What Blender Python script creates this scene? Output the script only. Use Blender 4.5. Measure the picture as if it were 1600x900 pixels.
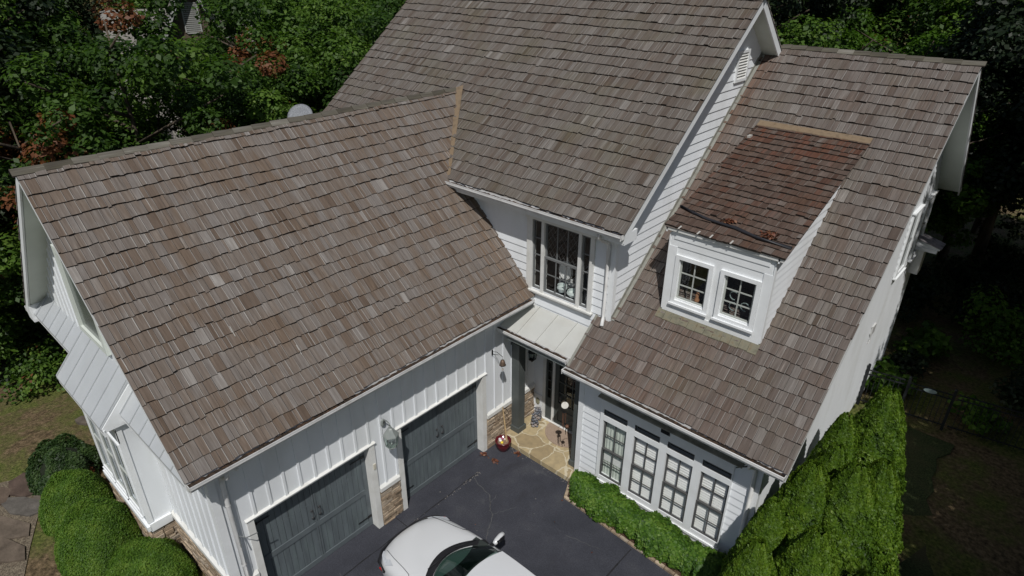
import bpy, bmesh, math, random
import numpy as np
from mathutils import Vector, Matrix
random.seed(7); np.random.seed(7)
for o in list(bpy.data.objects): bpy.data.objects.remove(o)
scn = bpy.context.scene; COL = scn.collection
R = math.radians
# ------------------------------------------------------------------ camera
cam = bpy.data.objects.new('camera', bpy.data.cameras.new('camera')); COL.objects.link(cam); scn.camera = cam
PITCH, ROLL, YAW = 27.57, 0.318, 41.737
cam.matrix_world = Matrix.Translation((9.221, -9.811, 11.673)) @ (Matrix.Rotation(R(YAW), 4, 'Z') @ Matrix.Rotation(R(90-PITCH), 4, 'X') @ Matrix.Rotation(R(ROLL), 4, 'Z'))
cam.data.sensor_width = 36; cam.data.lens = 1004.8/1600*36; cam.data.clip_start = .05; cam.data.clip_end = 2000
# ------------------------------------------------------------------ sky and sun
SUN = Vector((.46, -.525, 1.0)).normalized()
w = bpy.data.worlds.new('World'); scn.world = w; w.use_nodes = True
nt = w.node_tree; bg = nt.nodes['Background']; sky = nt.nodes.new('ShaderNodeTexSky'); sky.sky_type = 'NISHITA'; sky.sun_disc = False
sky.sun_elevation = math.asin(SUN.z); sky.sun_rotation = math.atan2(SUN.x, SUN.y); sky.air_density = 1.1; sky.dust_density = 1.2
nt.links.new(sky.outputs[0], bg.inputs[0]); bg.inputs[1].default_value = .052
sl = bpy.data.lights.new('sun', 'SUN'); sl.energy = 3.7; sl.angle = R(.55); sl.color = (1, .975, .94)
so = bpy.data.objects.new('sun', sl); COL.objects.link(so); so.rotation_euler = SUN.to_track_quat('Z', 'Y').to_euler()
scn.view_settings.view_transform = 'Standard'; scn.view_settings.look = 'None'; scn.view_settings.gamma = 1
scn.view_settings.use_curve_mapping = False; scn.view_settings.exposure = -0.1
scn.cycles.max_bounces = 6; scn.cycles.transparent_max_bounces = 10
# ------------------------------------------------------------------ materials
def newmat(name):
    m = bpy.data.materials.new(name); m.use_nodes = True
    return m, m.node_tree, m.node_tree.nodes['Principled BSDF']
def N(nt, t, **k):
    n = nt.nodes.new(t)
    for a, v in k.items():
        if a[0] == 'i' and a[1:].isdigit(): n.inputs[int(a[1:])].default_value = v
        else: setattr(n, a, v)
    return n
def ramp(nt, fac, stops):
    r = nt.nodes.new('ShaderNodeValToRGB'); e = r.color_ramp.elements
    while len(e) < len(stops): e.new(.5)
    for el, (p, c) in zip(e, stops): el.position = p; el.color = (*c, 1)
    nt.links.new(fac, r.inputs[0]); return r.outputs[0]
def mixc(nt, mode, fac, a, b):
    n = nt.nodes.new('ShaderNodeMix'); n.data_type = 'RGBA'; n.blend_type = mode
    for s, v in ((0, fac), (6, a), (7, b)):
        if hasattr(v, 'links'): nt.links.new(v, n.inputs[s])
        else: n.inputs[s].default_value = v if s == 0 else (*v, 1)
    return n.outputs[2]
def flat(name, col, rough=.6, var=.12, scale=3.0, dirt=None, dirtamt=.3, dscale=1.2, bump=0, bscale=60, spec=.3, metal=0, stretch=None):
    m, nt, p = newmat(name); tc = N(nt, 'ShaderNodeTexCoord'); src = tc.outputs['Object']
    if stretch:
        mp = N(nt, 'ShaderNodeMapping'); mp.inputs['Scale'].default_value = stretch; nt.links.new(src, mp.inputs[0]); src = mp.outputs[0]
    n1 = N(nt, 'ShaderNodeTexNoise'); n1.inputs['Scale'].default_value = scale; n1.inputs['Detail'].default_value = 6; nt.links.new(src, n1.inputs[0])
    c = ramp(nt, n1.outputs[0], [(.3, tuple(x*(1-var) for x in col)), (.7, tuple(min(1, x*(1+var)) for x in col))])
    if dirt:
        n2 = N(nt, 'ShaderNodeTexNoise'); n2.inputs['Scale'].default_value = dscale; n2.inputs['Detail'].default_value = 8; nt.links.new(src, n2.inputs[0])
        mr = N(nt, 'ShaderNodeMapRange'); mr.inputs[1].default_value = .48; mr.inputs[2].default_value = .72; mr.inputs[4].default_value = dirtamt
        nt.links.new(n2.outputs[0], mr.inputs[0]); c = mixc(nt, 'MIX', mr.outputs[0], c, dirt)
    nt.links.new(c, p.inputs['Base Color']); p.inputs['Roughness'].default_value = rough; p.inputs['Metallic'].default_value = metal
    p.inputs['Specular IOR Level'].default_value = spec
    if bump:
        n3 = N(nt, 'ShaderNodeTexNoise'); n3.inputs['Scale'].default_value = bscale; n3.inputs['Detail'].default_value = 4; nt.links.new(src, n3.inputs[0])
        b = N(nt, 'ShaderNodeBump'); b.inputs['Strength'].default_value = bump; b.inputs['Distance'].default_value = .02
        nt.links.new(n3.outputs[0], b.inputs['Height']); nt.links.new(b.outputs[0], p.inputs['Normal'])
    return m
def shake_mat(name, stops, tint=(1, 1, 1), stain=(.20, .085, .045), stain_edge=None, moss=0.0, patch=.35, patchcol=(.20, .135, .095)):
    """weathered cedar: colour from a per-shake attribute, fine grain along the slope from UV"""
    m, nt, p = newmat(name); at = N(nt, 'ShaderNodeAttribute', attribute_name='col'); sp = N(nt, 'ShaderNodeSeparateColor'); nt.links.new(at.outputs[0], sp.inputs[0])
    uv = N(nt, 'ShaderNodeUVMap'); uv.uv_map = 'uv'
    base = ramp(nt, sp.outputs[0], stops)
    mp = N(nt, 'ShaderNodeMapping'); mp.inputs['Scale'].default_value = (27, 1.3, 1); nt.links.new(uv.outputs[0], mp.inputs[0])
    off = N(nt, 'ShaderNodeVectorMath', operation='ADD'); nt.links.new(mp.outputs[0], off.inputs[0]); 
    cb = N(nt, 'ShaderNodeVectorMath', operation='SCALE'); cb.inputs[3].default_value = 40; nt.links.new(at.outputs[0], cb.inputs[0]); nt.links.new(cb.outputs[0], off.inputs[1])
    g = N(nt, 'ShaderNodeTexNoise'); g.inputs['Scale'].default_value = 1; g.inputs['Detail'].default_value = 5; g.inputs['Roughness'].default_value = .65; nt.links.new(off.outputs[0], g.inputs[0])
    g.inputs['Detail'].default_value = 8; g.inputs['Roughness'].default_value = .72
    gr = ramp(nt, g.outputs[0], [(.27, (.42, .38, .35)), (.40, (.80, .77, .75)), (.54, (1.02, 1.0, .99)), (.62, (1.22, 1.22, 1.21)), (.72, (1.95, 1.95, 1.93))])
    c = mixc(nt, 'MULTIPLY', 1.0, base, gr)
    ln = N(nt, 'ShaderNodeTexNoise'); ln.inputs['Scale'].default_value = .9; ln.inputs['Detail'].default_value = 3; nt.links.new(uv.outputs[0], ln.inputs[0])
    lr = N(nt, 'ShaderNodeMapRange'); lr.inputs[1].default_value = .42; lr.inputs[2].default_value = .60; lr.inputs[4].default_value = patch; nt.links.new(ln.outputs[0], lr.inputs[0])
    mp3 = N(nt, 'ShaderNodeMapping'); mp3.inputs['Scale'].default_value = (5.0, .9, 1); nt.links.new(uv.outputs[0], mp3.inputs[0])
    l2 = N(nt, 'ShaderNodeTexNoise'); l2.inputs['Scale'].default_value = 1; l2.inputs['Detail'].default_value = 3; nt.links.new(mp3.outputs[0], l2.inputs[0])
    l2r = N(nt, 'ShaderNodeMapRange'); l2r.inputs[1].default_value = .44; l2r.inputs[2].default_value = .64; l2r.inputs[4].default_value = 1.0; nt.links.new(l2.outputs[0], l2r.inputs[0])
    ad = N(nt, 'ShaderNodeMath', operation='MULTIPLY'); nt.links.new(lr.outputs[0], ad.inputs[0]); nt.links.new(l2r.outputs[0], ad.inputs[1]); 
    pc = mixc(nt, 'MULTIPLY', 1.0, patchcol, gr)
    c = mixc(nt, 'MIX', ad.outputs[0], c, pc)
    if moss:
        mn = N(nt, 'ShaderNodeTexNoise'); mn.inputs['Scale'].default_value = .9; mn.inputs['Detail'].default_value = 5
        mp2 = N(nt, 'ShaderNodeMapping'); mp2.inputs['Location'].default_value = (7, 3, 0); nt.links.new(uv.outputs[0], mp2.inputs[0]); nt.links.new(mp2.outputs[0], mn.inputs[0])
        mr = N(nt, 'ShaderNodeMapRange'); mr.inputs[1].default_value = .5; mr.inputs[2].default_value = .75; mr.inputs[4].default_value = moss; nt.links.new(mn.outputs[0], mr.inputs[0])
        mc = mixc(nt, 'MULTIPLY', 1.0, (.125, .118, .065), gr)
        c = mixc(nt, 'MIX', mr.outputs[0], c, mc)
    # run-off stains: strength stored in the blue channel of the attribute
    st = mixc(nt, 'MULTIPLY', 1.0, stain, gr)
    c = mixc(nt, 'MIX', sp.outputs[2], c, st)
    c = mixc(nt, 'MULTIPLY', 1.0, c, tint)
    nt.links.new(c, p.inputs['Base Color']); p.inputs['Roughness'].default_value = .85; p.inputs['Specular IOR Level'].default_value = .15
    b = N(nt, 'ShaderNodeBump'); b.inputs['Strength'].default_value = .55; b.inputs['Distance'].default_value = .01
    nt.links.new(g.outputs[0], b.inputs['Height']); nt.links.new(b.outputs[0], p.inputs['Normal'])
    return m
def leaf_mat(name, stops, trans=.35, rough=.55):
    m, nt, p = newmat(name); at = N(nt, 'ShaderNodeAttribute', attribute_name='col'); sp = N(nt, 'ShaderNodeSeparateColor'); nt.links.new(at.outputs[0], sp.inputs[0])
    c = ramp(nt, sp.outputs[0], stops)
    nt.links.new(c, p.inputs['Base Color']); p.inputs['Roughness'].default_value = rough; p.inputs['Specular IOR Level'].default_value = .35
    tr = N(nt, 'ShaderNodeBsdfTranslucent'); c2 = mixc(nt, 'MULTIPLY', 1.0, c, (1.1, 1.25, .6)); nt.links.new(c2, tr.inputs[0])
    mx = N(nt, 'ShaderNodeMixShader'); mx.inputs[0].default_value = trans
    nt.links.new(p.outputs[0], mx.inputs[1]); nt.links.new(tr.outputs[0], mx.inputs[2]); nt.links.new(mx.outputs[0], nt.nodes['Material Output'].inputs[0])
    return m
def glass_mat(name, tint=(.97, .985, .98), refl=(.9, .95, 1), base=.06):
    m, nt, p = newmat(name); nt.nodes.remove(p)
    t = N(nt, 'ShaderNodeBsdfTransparent'); t.inputs[0].default_value = (*tint, 1); g = N(nt, 'ShaderNodeBsdfGlossy'); g.inputs[0].default_value = (*refl, 1); g.inputs['Roughness'].default_value = .02
    f = N(nt, 'ShaderNodeLayerWeight'); f.inputs[0].default_value = .5; pw = N(nt, 'ShaderNodeMath', operation='POWER'); pw.inputs[1].default_value = 4.0; nt.links.new(f.outputs['Facing'], pw.inputs[0]); a = N(nt, 'ShaderNodeMath', operation='MULTIPLY_ADD'); a.inputs[1].default_value = .75; a.inputs[2].default_value = base; nt.links.new(pw.outputs[0], a.inputs[0])
    mx = N(nt, 'ShaderNodeMixShader'); nt.links.new(a.outputs[0], mx.inputs[0]); nt.links.new(t.outputs[0], mx.inputs[1]); nt.links.new(g.outputs[0], mx.inputs[2])
    nt.links.new(mx.outputs[0], nt.nodes['Material Output'].inputs[0]); return m
def attr_mat(name, stops, rough=.85, bump=.5, bscale=25, noise=.35, nscale=9):
    m, nt, p = newmat(name); at = N(nt, 'ShaderNodeAttribute', attribute_name='col'); sp = N(nt, 'ShaderNodeSeparateColor'); nt.links.new(at.outputs[0], sp.inputs[0])
    c = ramp(nt, sp.outputs[0], stops); tc = N(nt, 'ShaderNodeTexCoord')
    n1 = N(nt, 'ShaderNodeTexNoise'); n1.inputs['Scale'].default_value = nscale; n1.inputs['Detail'].default_value = 6; nt.links.new(tc.outputs['Object'], n1.inputs[0])
    g = ramp(nt, n1.outputs[0], [(.25, (1-noise,)*3), (.75, (1+noise,)*3)]); c = mixc(nt, 'MULTIPLY', 1.0, c, g)
    nt.links.new(c, p.inputs['Base Color']); p.inputs['Roughness'].default_value = rough; p.inputs['Specular IOR Level'].default_value = .2
    n3 = N(nt, 'ShaderNodeTexNoise'); n3.inputs['Scale'].default_value = bscale; n3.inputs['Detail'].default_value = 5; nt.links.new(tc.outputs['Object'], n3.inputs[0])
    b = N(nt, 'ShaderNodeBump'); b.inputs['Strength'].default_value = bump; b.inputs['Distance'].default_value = .02
    nt.links.new(n3.outputs[0], b.inputs['Height']); nt.links.new(b.outputs[0], p.inputs['Normal']); return m
def bumpy_voronoi_floor(name, stone, stone2, mortar, scale, width=.03):
    m, nt, p = newmat(name); tc = N(nt, 'ShaderNodeTexCoord'); mp = N(nt, 'ShaderNodeMapping'); mp.inputs['Scale'].default_value = (1, 1, 0); wn = N(nt, 'ShaderNodeTexNoise'); wn.inputs['Scale'].default_value = 3.2; wn.inputs['Detail'].default_value = 4; nt.links.new(tc.outputs['Object'], wn.inputs[0]); wv = N(nt, 'ShaderNodeVectorMath', operation='MULTIPLY_ADD'); wv.inputs[1].default_value = (.30, .30, 0); nt.links.new(wn.outputs[1], wv.inputs[0]); nt.links.new(tc.outputs['Object'], wv.inputs[2]); nt.links.new(wv.outputs[0], mp.inputs[0])
    v = N(nt, 'ShaderNodeTexVoronoi', feature='DISTANCE_TO_EDGE'); v.inputs['Scale'].default_value = scale; nt.links.new(mp.outputs[0], v.inputs[0])
    v2 = N(nt, 'ShaderNodeTexVoronoi'); v2.inputs['Scale'].default_value = scale; nt.links.new(mp.outputs[0], v2.inputs[0])
    sc = N(nt, 'ShaderNodeSeparateColor'); nt.links.new(v2.outputs[1], sc.inputs[0])
    n1 = N(nt, 'ShaderNodeTexNoise'); n1.inputs['Scale'].default_value = 7; n1.inputs['Detail'].default_value = 6; nt.links.new(tc.outputs['Object'], n1.inputs[0])
    c = ramp(nt, sc.outputs[0], [(0, stone), (1, stone2)]); g = ramp(nt, n1.outputs[0], [(.3, (.82, .82, .82)), (.7, (1.15, 1.13, 1.08))]); c = mixc(nt, 'MULTIPLY', 1.0, c, g)
    mr = N(nt, 'ShaderNodeMapRange'); mr.inputs[1].default_value = width*.7; mr.inputs[2].default_value = width; nt.links.new(v.outputs[0], mr.inputs[0])
    c = mixc(nt, 'MIX', mr.outputs[0], mortar, c); nt.links.new(c, p.inputs['Base Color']); p.inputs['Roughness'].default_value = .8
    b = N(nt, 'ShaderNodeBump'); b.inputs['Strength'].default_value = .5; b.inputs['Distance'].default_value = .01
    nt.links.new(mr.outputs[0], b.inputs['Height']); nt.links.new(b.outputs[0], p.inputs['Normal']); return m

WHITE = flat('white_paint', (.765, .79, .81), .55, .04, 2.0, (.55, .56, .52), .32, 1.6, stretch=(1, 1, .35))
SIDING = flat('white_siding', (.785, .81, .835), .6, .035, 1.5, (.56, .57, .55), .35, 1.6, stretch=(1, 1, .35))
TRIM = flat('white_trim', (.77, .79, .80), .5, .03, 4, (.50, .50, .45), .22, 2.2)
DTRIM = flat('aged_white_trim', (.70, .70, .675), .55, .05, 5, (.48, .47, .41), .35, 3.0)
SOFFIT = flat('soffit_paint', (.62, .66, .61), .6, .05, 2)
METALROOF = flat('pale_metal_roof', (.47, .475, .45), .42, .05, 2.5, (.36, .34, .29), .35, 2.0, spec=.5)
PENTMETAL = flat('grey_white_metal_roof', (.42, .44, .455), .4, .04, 2.5, (.44, .45, .44), .25, 1.5, spec=.5)
GUTTER = flat('gutter_white', (.74, .74, .73), .35, .05, 3, (.38, .35, .30), .4, 4.0, spec=.5)
DEBRIS = flat('leaf_debris', (.035, .025, .018), .95, .6, 22, (.14, .07, .035), .5, 9, bump=1, bscale=30)
GDOOR = flat('garage_door_paint', (.112, .132, .142), .55, .18, 1.2, (.16, .20, .20), .5, 1.1, bump=.25, bscale=10, stretch=(1, 9, 1.2))
GFRAME = flat('garage_door_frame_paint', (.110, .128, .138), .5, .12, 4, (.17, .20, .20), .3, 3)
DARK = flat('dark_grey_paint', (.055, .06, .06), .45, .12, 4)
COLUMN = flat('charcoal_column_paint', (.075, .085, .082), .5, .10, 3, (.12, .12, .11), .25, 3)
BLACK = flat('black_metal', (.012, .012, .012), .4, .2, 10)
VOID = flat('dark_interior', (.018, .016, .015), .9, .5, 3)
SASH = flat('grey_sash', (.16, .165, .165), .5, .08, 6)
SASHD = flat('dark_sash', (.085, .085, .085), .5, .1, 6)
MUNT = flat('pale_muntin', (.40, .42, .39), .5, .08, 6)
BLIND = flat('white_blind', (.84, .83, .81), .6, .04, 8)
CURTAIN = flat('pale_green_curtain', (.60, .64, .58), .8, .08, 6)
GLASS = glass_mat('window_glass'); GLASSD = glass_mat('dark_window_glass', (.55, .6, .6), base=.10)
COPPER = flat('brown_valley_metal', (.21, .155, .10), .6, .3, 7, (.11, .075, .045), .7, 7, spec=.3)
FLASH = flat('mossy_flashing', (.175, .165, .118), .6, .3, 9, (.12, .085, .045), .8, 9)
FLASHG = flat('grey_flashing', (.24, .24, .215), .5, .1, 5, (.15, .13, .08), .4, 6)
ASPHALT, nt, p = newmat('asphalt'); tc = N(nt, 'ShaderNodeTexCoord')
def _n(sc, det=5, rgh=.6, scl=(1, 1, 1)):
    mp = N(nt, 'ShaderNodeMapping'); mp.inputs['Scale'].default_value = scl; nt.links.new(tc.outputs['Object'], mp.inputs[0])
    n = N(nt, 'ShaderNodeTexNoise'); n.inputs['Scale'].default_value = sc; n.inputs['Detail'].default_value = det; n.inputs['Roughness'].default_value = rgh; nt.links.new(mp.outputs[0], n.inputs[0]); return n.outputs[0]
c = ramp(nt, _n(1.1, 8), [(.3, (.030, .032, .041)), (.55, (.041, .043, .054)), (.75, (.056, .058, .067))])
c = mixc(nt, 'MULTIPLY', 1.0, c, ramp(nt, _n(48, 4, .8), [(.32, (.62, .62, .64)), (.5, (1, 1, 1)), (.66, (1.45, 1.43, 1.40))]))
st_ = N(nt, 'ShaderNodeMapRange'); st_.inputs[1].default_value = .62; st_.inputs[2].default_value = .70; st_.inputs[4].default_value = .5; nt.links.new(_n(.9, 9, .7, (1, 1.6, 1)), st_.inputs[0]); c = mixc(nt, 'MIX', st_.outputs[0], c, (.095, .097, .100))
sd_ = N(nt, 'ShaderNodeMapRange'); sd_.inputs[1].default_value = .60; sd_.inputs[2].default_value = .72; sd_.inputs[4].default_value = .6; nt.links.new(_n(.7, 6, .6, (2.2, .8, 1)), sd_.inputs[0]); c = mixc(nt, 'MIX', sd_.outputs[0], c, (.026, .026, .031))
nt.links.new(c, p.inputs['Base Color']); p.inputs['Roughness'].default_value = .8; p.inputs['Specular IOR Level'].default_value = .3
b_ = N(nt, 'ShaderNodeBump'); b_.inputs['Strength'].default_value = .6; b_.inputs['Distance'].default_value = .01; nt.links.new(_n(120, 4, .7), b_.inputs['Height']); nt.links.new(b_.outputs[0], p.inputs['Normal'])
CRACK = flat('crack_fill', (.085, .086, .088), .9, .3, 14); SEAM = flat('seam', (.018, .018, .02), .9, .2, 8); GRIT = flat('grit', (.17, .16, .15), .9, .3, 30)
STONE = attr_mat('tan_ledge_stone', [(0, (.22, .165, .115)), (.35, (.33, .255, .18)), (.7, (.42, .34, .25)), (1, (.30, .255, .205))], bump=.9)
STONEL = attr_mat('path_stone', [(0, (.072, .048, .040)), (.5, (.12, .092, .068)), (1, (.105, .098, .088))], bump=.6, nscale=4)
PORCH = bumpy_voronoi_floor('porch_flagstone', (.43, .35, .21), (.29, .225, .13), (.52, .46, .33), 2.0, .032)
ROOF_G = shake_mat('garage_roof_shake', [(0, (.105, .078, .060)), (.25, (.150, .118, .096)), (.42, (.165, .140, .122)), (.62, (.172, .154, .142)), (.8, (.190, .174, .164)), (1, (.30, .285, .270))], patch=.75, tint=(.935, .935, .92), patchcol=(.148, .110, .082), stain=(.19, .125, .078))
ROOF_M = shake_mat('main_roof_shake', [(0, (.088, .068, .056)), (.3, (.124, .105, .093)), (.5, (.140, .124, .112)), (.7, (.150, .136, .126)), (1, (.245, .23, .218))], patch=.55, tint=(.92, .928, .91), patchcol=(.118, .088, .070), moss=.3)
ROOF_W = shake_mat('wing_roof_shake', [(0, (.086, .067, .057)), (.3, (.124, .104, .094)), (.5, (.142, .124, .114)), (.7, (.154, .140, .131)), (1, (.235, .22, .21))], patch=.5, tint=(.93, .93, .915), patchcol=(.122, .090, .072), stain=(.145, .082, .056), moss=.2)
ROOF_D = shake_mat('dormer_roof_shake', [(0, (.052, .034, .027)), (.35, (.086, .060, .048)), (.7, (.108, .082, .068)), (1, (.16, .142, .128))], patch=.9, patchcol=(.090, .054, .038), stain=(.115, .048, .030))
BUTT = flat('shake_end_grain_shade', (.030, .024, .020), .95, .4, 8)  # end grain, with the shade line under each course put into its colour
CAPW = shake_mat('ridge_cap_wood', [(0, (.07, .064, .052)), (.5, (.105, .098, .082)), (1, (.17, .162, .142))], moss=.6, patch=.2)

# ------------------------------------------------------------------ mesh builder
class MB:
    def __init__(s): s.v = []; s.f = []; s.m = []; s.c = []; s.uv = []; s.hascol = False
    def face(s, pts, m=0, col=(.5, .5, 0), uv=None):
        k = len(s.v); s.v += [tuple(p) for p in pts]; s.f.append(tuple(range(k, k+len(pts)))); s.m.append(m); s.c.append(col)
        s.uv.append(uv or [(0, 0)]*len(pts)); return s
    def box(s, x0, x1, y0, y1, z0, z1, m=0, col=(.5, .5, 0)):
        P = [(x, y, z) for x in (x0, x1) for y in (y0, y1) for z in (z0, z1)]
        return s._hex(P, m, col)
    def _hex(s, P, m=0, col=(.5, .5, 0)):  # P index = 4*ix+2*iy+iz
        k = len(s.v); s.v += [tuple(p) for p in P]
        for f in ((0, 1, 3, 2), (4, 6, 7, 5), (0, 4, 5, 1), (2, 3, 7, 6), (0, 2, 6, 4), (1, 5, 7, 3)):
            s.f.append(tuple(k+i for i in f)); s.m.append(m); s.c.append(col); s.uv.append([(0, 0)]*4)
        return s
    def obox(s, o, a, b, c, m=0, col=(.5, .5, 0)):   # origin corner and three edge vectors
        o, a, b, c = map(Vector, (o, a, b, c))
        if a.cross(b).dot(c) < 0: o = o+a; a = -a
        return s._hex([o+a*i+b*j+c*k for i in (0, 1) for j in (0, 1) for k in (0, 1)], m, col)
    def prism(s, poly, d, m=0, col=(.5, .5, 0)):      # polygon (3D points) extruded by d
        d = Vector(d); P = [Vector(p) for p in poly]; n = len(P)
        nn = Vector((0, 0, 0))
        for i in range(n): nn += P[i].cross(P[(i+1) % n])
        if nn.dot(d) > 0: P = P[::-1]
        k = len(s.v); s.v += [tuple(p) for p in P]+[tuple(p+d) for p in P]
        fs = [tuple(range(k, k+n)), tuple(range(k+2*n-1, k+n-1, -1))]+[(k+i, k+n+i, k+n+(i+1) % n, k+(i+1) % n) for i in range(n)]
        fs = [f if j < 2 else f for j, f in enumerate(fs)]
        for f in fs: s.f.append(f); s.m.append(m); s.c.append(col); s.uv.append([(0, 0)]*len(f))
        return s
    def tube(s, path, r, n=10, m=0, cap=True, col=(.5, .5, 0)):
        path = [Vector(p) for p in path]; rr = r if isinstance(r, (list, tuple)) else [r]*len(path); k = len(s.v); up = None
        for i, p in enumerate(path):
            t = (path[min(i+1, len(path)-1)]-path[max(i-1, 0)]).normalized()
            if up is None: up = Vector((0, 0, 1)) if abs(t.z) < .9 else Vector((1, 0, 0))
            a = t.cross(up).normalized(); b = t.cross(a).normalized(); up = b.cross(t).normalized() if b.cross(t).length > .1 else up; up = -b if up.dot(-b) > 0 else up
            for j in range(n):
                q = 2*math.pi*j/n; s.v.append(tuple(p+(a*math.cos(q)+b*math.sin(q))*rr[i]))
        for i in range(len(path)-1):
            for j in range(n):
                s.f.append((k+i*n+j, k+i*n+(j+1) % n, k+(i+1)*n+(j+1) % n, k+(i+1)*n+j)); s.m.append(m); s.c.append(col); s.uv.append([(0, 0)]*4)
        if cap:
            s.f.append(tuple(range(k+n-1, k-1, -1))); s.f.append(tuple(range(k+(len(path)-1)*n, k+len(path)*n)))
            for _ in (0, 1): s.m.append(m); s.c.append(col); s.uv.append([(0, 0)]*n)
        return s
    def lathe(s, c, prof, n=20, m=0, M=None, col=(.5, .5, 0)):     # prof: (r, z) list
        k = len(s.v); c = Vector(c)
        for r, z in prof:
            for j in range(n):
                q = 2*math.pi*j/n; p = Vector((r*math.cos(q), r*math.sin(q), z)); p = M @ p if M else p; s.v.append(tuple(c+p))
        for i in range(len(prof)-1):
            for j in range(n):
                s.f.append((k+i*n+j, k+i*n+(j+1) % n, k+(i+1)*n+(j+1) % n, k+(i+1)*n+j)); s.m.append(m); s.c.append(col); s.uv.append([(0, 0)]*4)
        return s
    def grid(s, P, m=0, col=(.5, .5, 0), close=False):           # P[i][j] points
        k = len(s.v); ni = len(P); nj = len(P[0])
        for r in P: s.v += [tuple(q) for q in r]
        for i in range(ni-1):
            for j in range(nj if close else nj-1):
                j2 = (j+1) % nj; s.f.append((k+i*nj+j, k+i*nj+j2, k+(i+1)*nj+j2, k+(i+1)*nj+j)); s.m.append(m); s.c.append(col); s.uv.append([(0, 0)]*4)
        return s
    def build(s, name, mats, parent=None, clips=(), smooth=False, attr=False, bevel=0, weld=False, local=False, recalc=True):
        me = bpy.data.meshes.new(name); me.from_pydata(s.v, [], s.f)
        mats = mats if isinstance(mats, (list, tuple)) else [mats]
        for q in mats: me.materials.append(q)
        me.polygons.foreach_set('material_index', s.m)
        if attr:
            ca = me.color_attributes.new('col', 'FLOAT_COLOR', 'CORNER'); ul = me.uv_layers.new(name='uv')
            cc = []; uu = []
            for f, c, u in zip(s.f, s.c, s.uv):
                cc += [c[0], c[1], c[2], 1]*len(f)
                for q in u: uu += [q[0], q[1]]
            ca.data.foreach_set('color', cc); ul.data.foreach_set('uv', uu)
        if clips or weld or bevel or recalc:
            bm = bmesh.new(); bm.from_mesh(me)
            if weld: bmesh.ops.remove_doubles(bm, verts=bm.verts, dist=1e-4)
            if recalc and not attr: bmesh.ops.recalc_face_normals(bm, faces=bm.faces)
            if bevel: bmesh.ops.bevel(bm, geom=[e for e in bm.edges if e.calc_face_angle(0) > .5], offset=bevel, segments=1, affect='EDGES')
            for co, no in clips:
                bmesh.ops.bisect_plane(bm, geom=bm.verts[:]+bm.edges[:]+bm.faces[:], plane_co=co, plane_no=no, clear_outer=True)
            bm.to_mesh(me); bm.free()
        if smooth: me.polygons.foreach_set('use_smooth', [True]*len(me.polygons))
        me.update(); o = bpy.data.objects.new(name, me); COL.objects.link(o)
        if parent:
            o.parent = parent
            if not local:
                L = parent; off = Vector((0, 0, 0))
                while L is not None: off += L.location; L = L.parent
                me.transform(Matrix.Translation(-off))
        return o
def tag(o, label, cat=None, group=None, kind=None):
    if label: o['label'] = label
    if cat: o['category'] = cat
    if group: o['group'] = group
    if kind: o['kind'] = kind
    return o
def thing(name, label, cat, loc=(0, 0, 0), rz=0, group=None):
    o = bpy.data.objects.new(name, None); COL.objects.link(o); o.location = loc; o.rotation_euler = (0, 0, rz); o.empty_display_size = .2
    return tag(o, label, cat, group)
def copy_tree(o, parent=None):
    c = o.copy(); COL.objects.link(c); c.parent = parent
    for ch in list(o.children): copy_tree(ch, c)
    return c
def V(*a): return Vector(a)
def pane(mb, x0, x1, y, z0, z1):
    mb.face([(x0, y, z0), (x1, y, z0), (x1, y, z1), (x0, y, z1)])
def boards(name, mat, parent, boxes, **k):
    for b_ in boxes:
        mb = MB(); mb.box(*b_); o = mb.build(name, mat, parent, **k)
    return o

# ------------------------------------------------------------------ the setting: ground
def hz(x, y):
    d = max(0, max(-x-9, y-14, x-13)) ; return -min(3.0, d*.16) - .02*0
gx = [-400, -150, -70]+[-45+i*2.0 for i in range(46)]+[60, 120, 400]
gy = [-300, -90, -40]+[-24+i*2.0 for i in range(45)]+[80, 130, 500]
g = MB(); g.grid([[(x, y, hz(x, y)+(.05*math.sin(x*1.3)*math.cos(y*.9) if (x < -9 or y > 14 or x > 8.5) else 0)-.01) for y in gy] for x in gx])
m, nt, p = newmat('ground_soil_and_moss'); tc = N(nt, 'ShaderNodeTexCoord')
def nz(sc, det=6, loc=(0, 0, 0)):
    mp = N(nt, 'ShaderNodeMapping'); mp.inputs['Location'].default_value = loc; nt.links.new(tc.outputs['Object'], mp.inputs[0])
    n = N(nt, 'ShaderNodeTexNoise'); n.inputs['Scale'].default_value = sc; n.inputs['Detail'].default_value = det; n.inputs['Roughness'].default_value = .65; nt.links.new(mp.outputs[0], n.inputs[0]); return n.outputs[0]
litter = ramp(nt, nz(9, 10), [(.3, (.032, .022, .014)), (.5, (.12, .088, .050)), (.62, (.19, .135, .080)), (.78, (.32, .25, .17))])
moss = ramp(nt, nz(14, 8, (3, 1, 0)), [(.3, (.025, .036, .010)), (.55, (.11, .125, .034)), (.75, (.21, .20, .07))])
fa = N(nt, 'ShaderNodeMapRange'); fa.inputs[1].default_value = .43; fa.inputs[2].default_value = .60; nt.links.new(nz(.7, 5), fa.inputs[0])
c = mixc(nt, 'MIX', fa.outputs[0], litter, moss); nt.links.new(c, p.inputs['Base Color']); p.inputs['Roughness'].default_value = .95; p.inputs['Specular IOR Level'].default_value = .1
b = N(nt, 'ShaderNodeBump'); b.inputs['Strength'].default_value = .9; b.inputs['Distance'].default_value = .05; nt.links.new(nz(18, 8), b.inputs['Height']); nt.links.new(b.outputs[0], p.inputs['Normal'])
tag(g.build('ground', m, smooth=True, recalc=False), 'mossy soil and leaf litter around the house', kind='structure')
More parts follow.
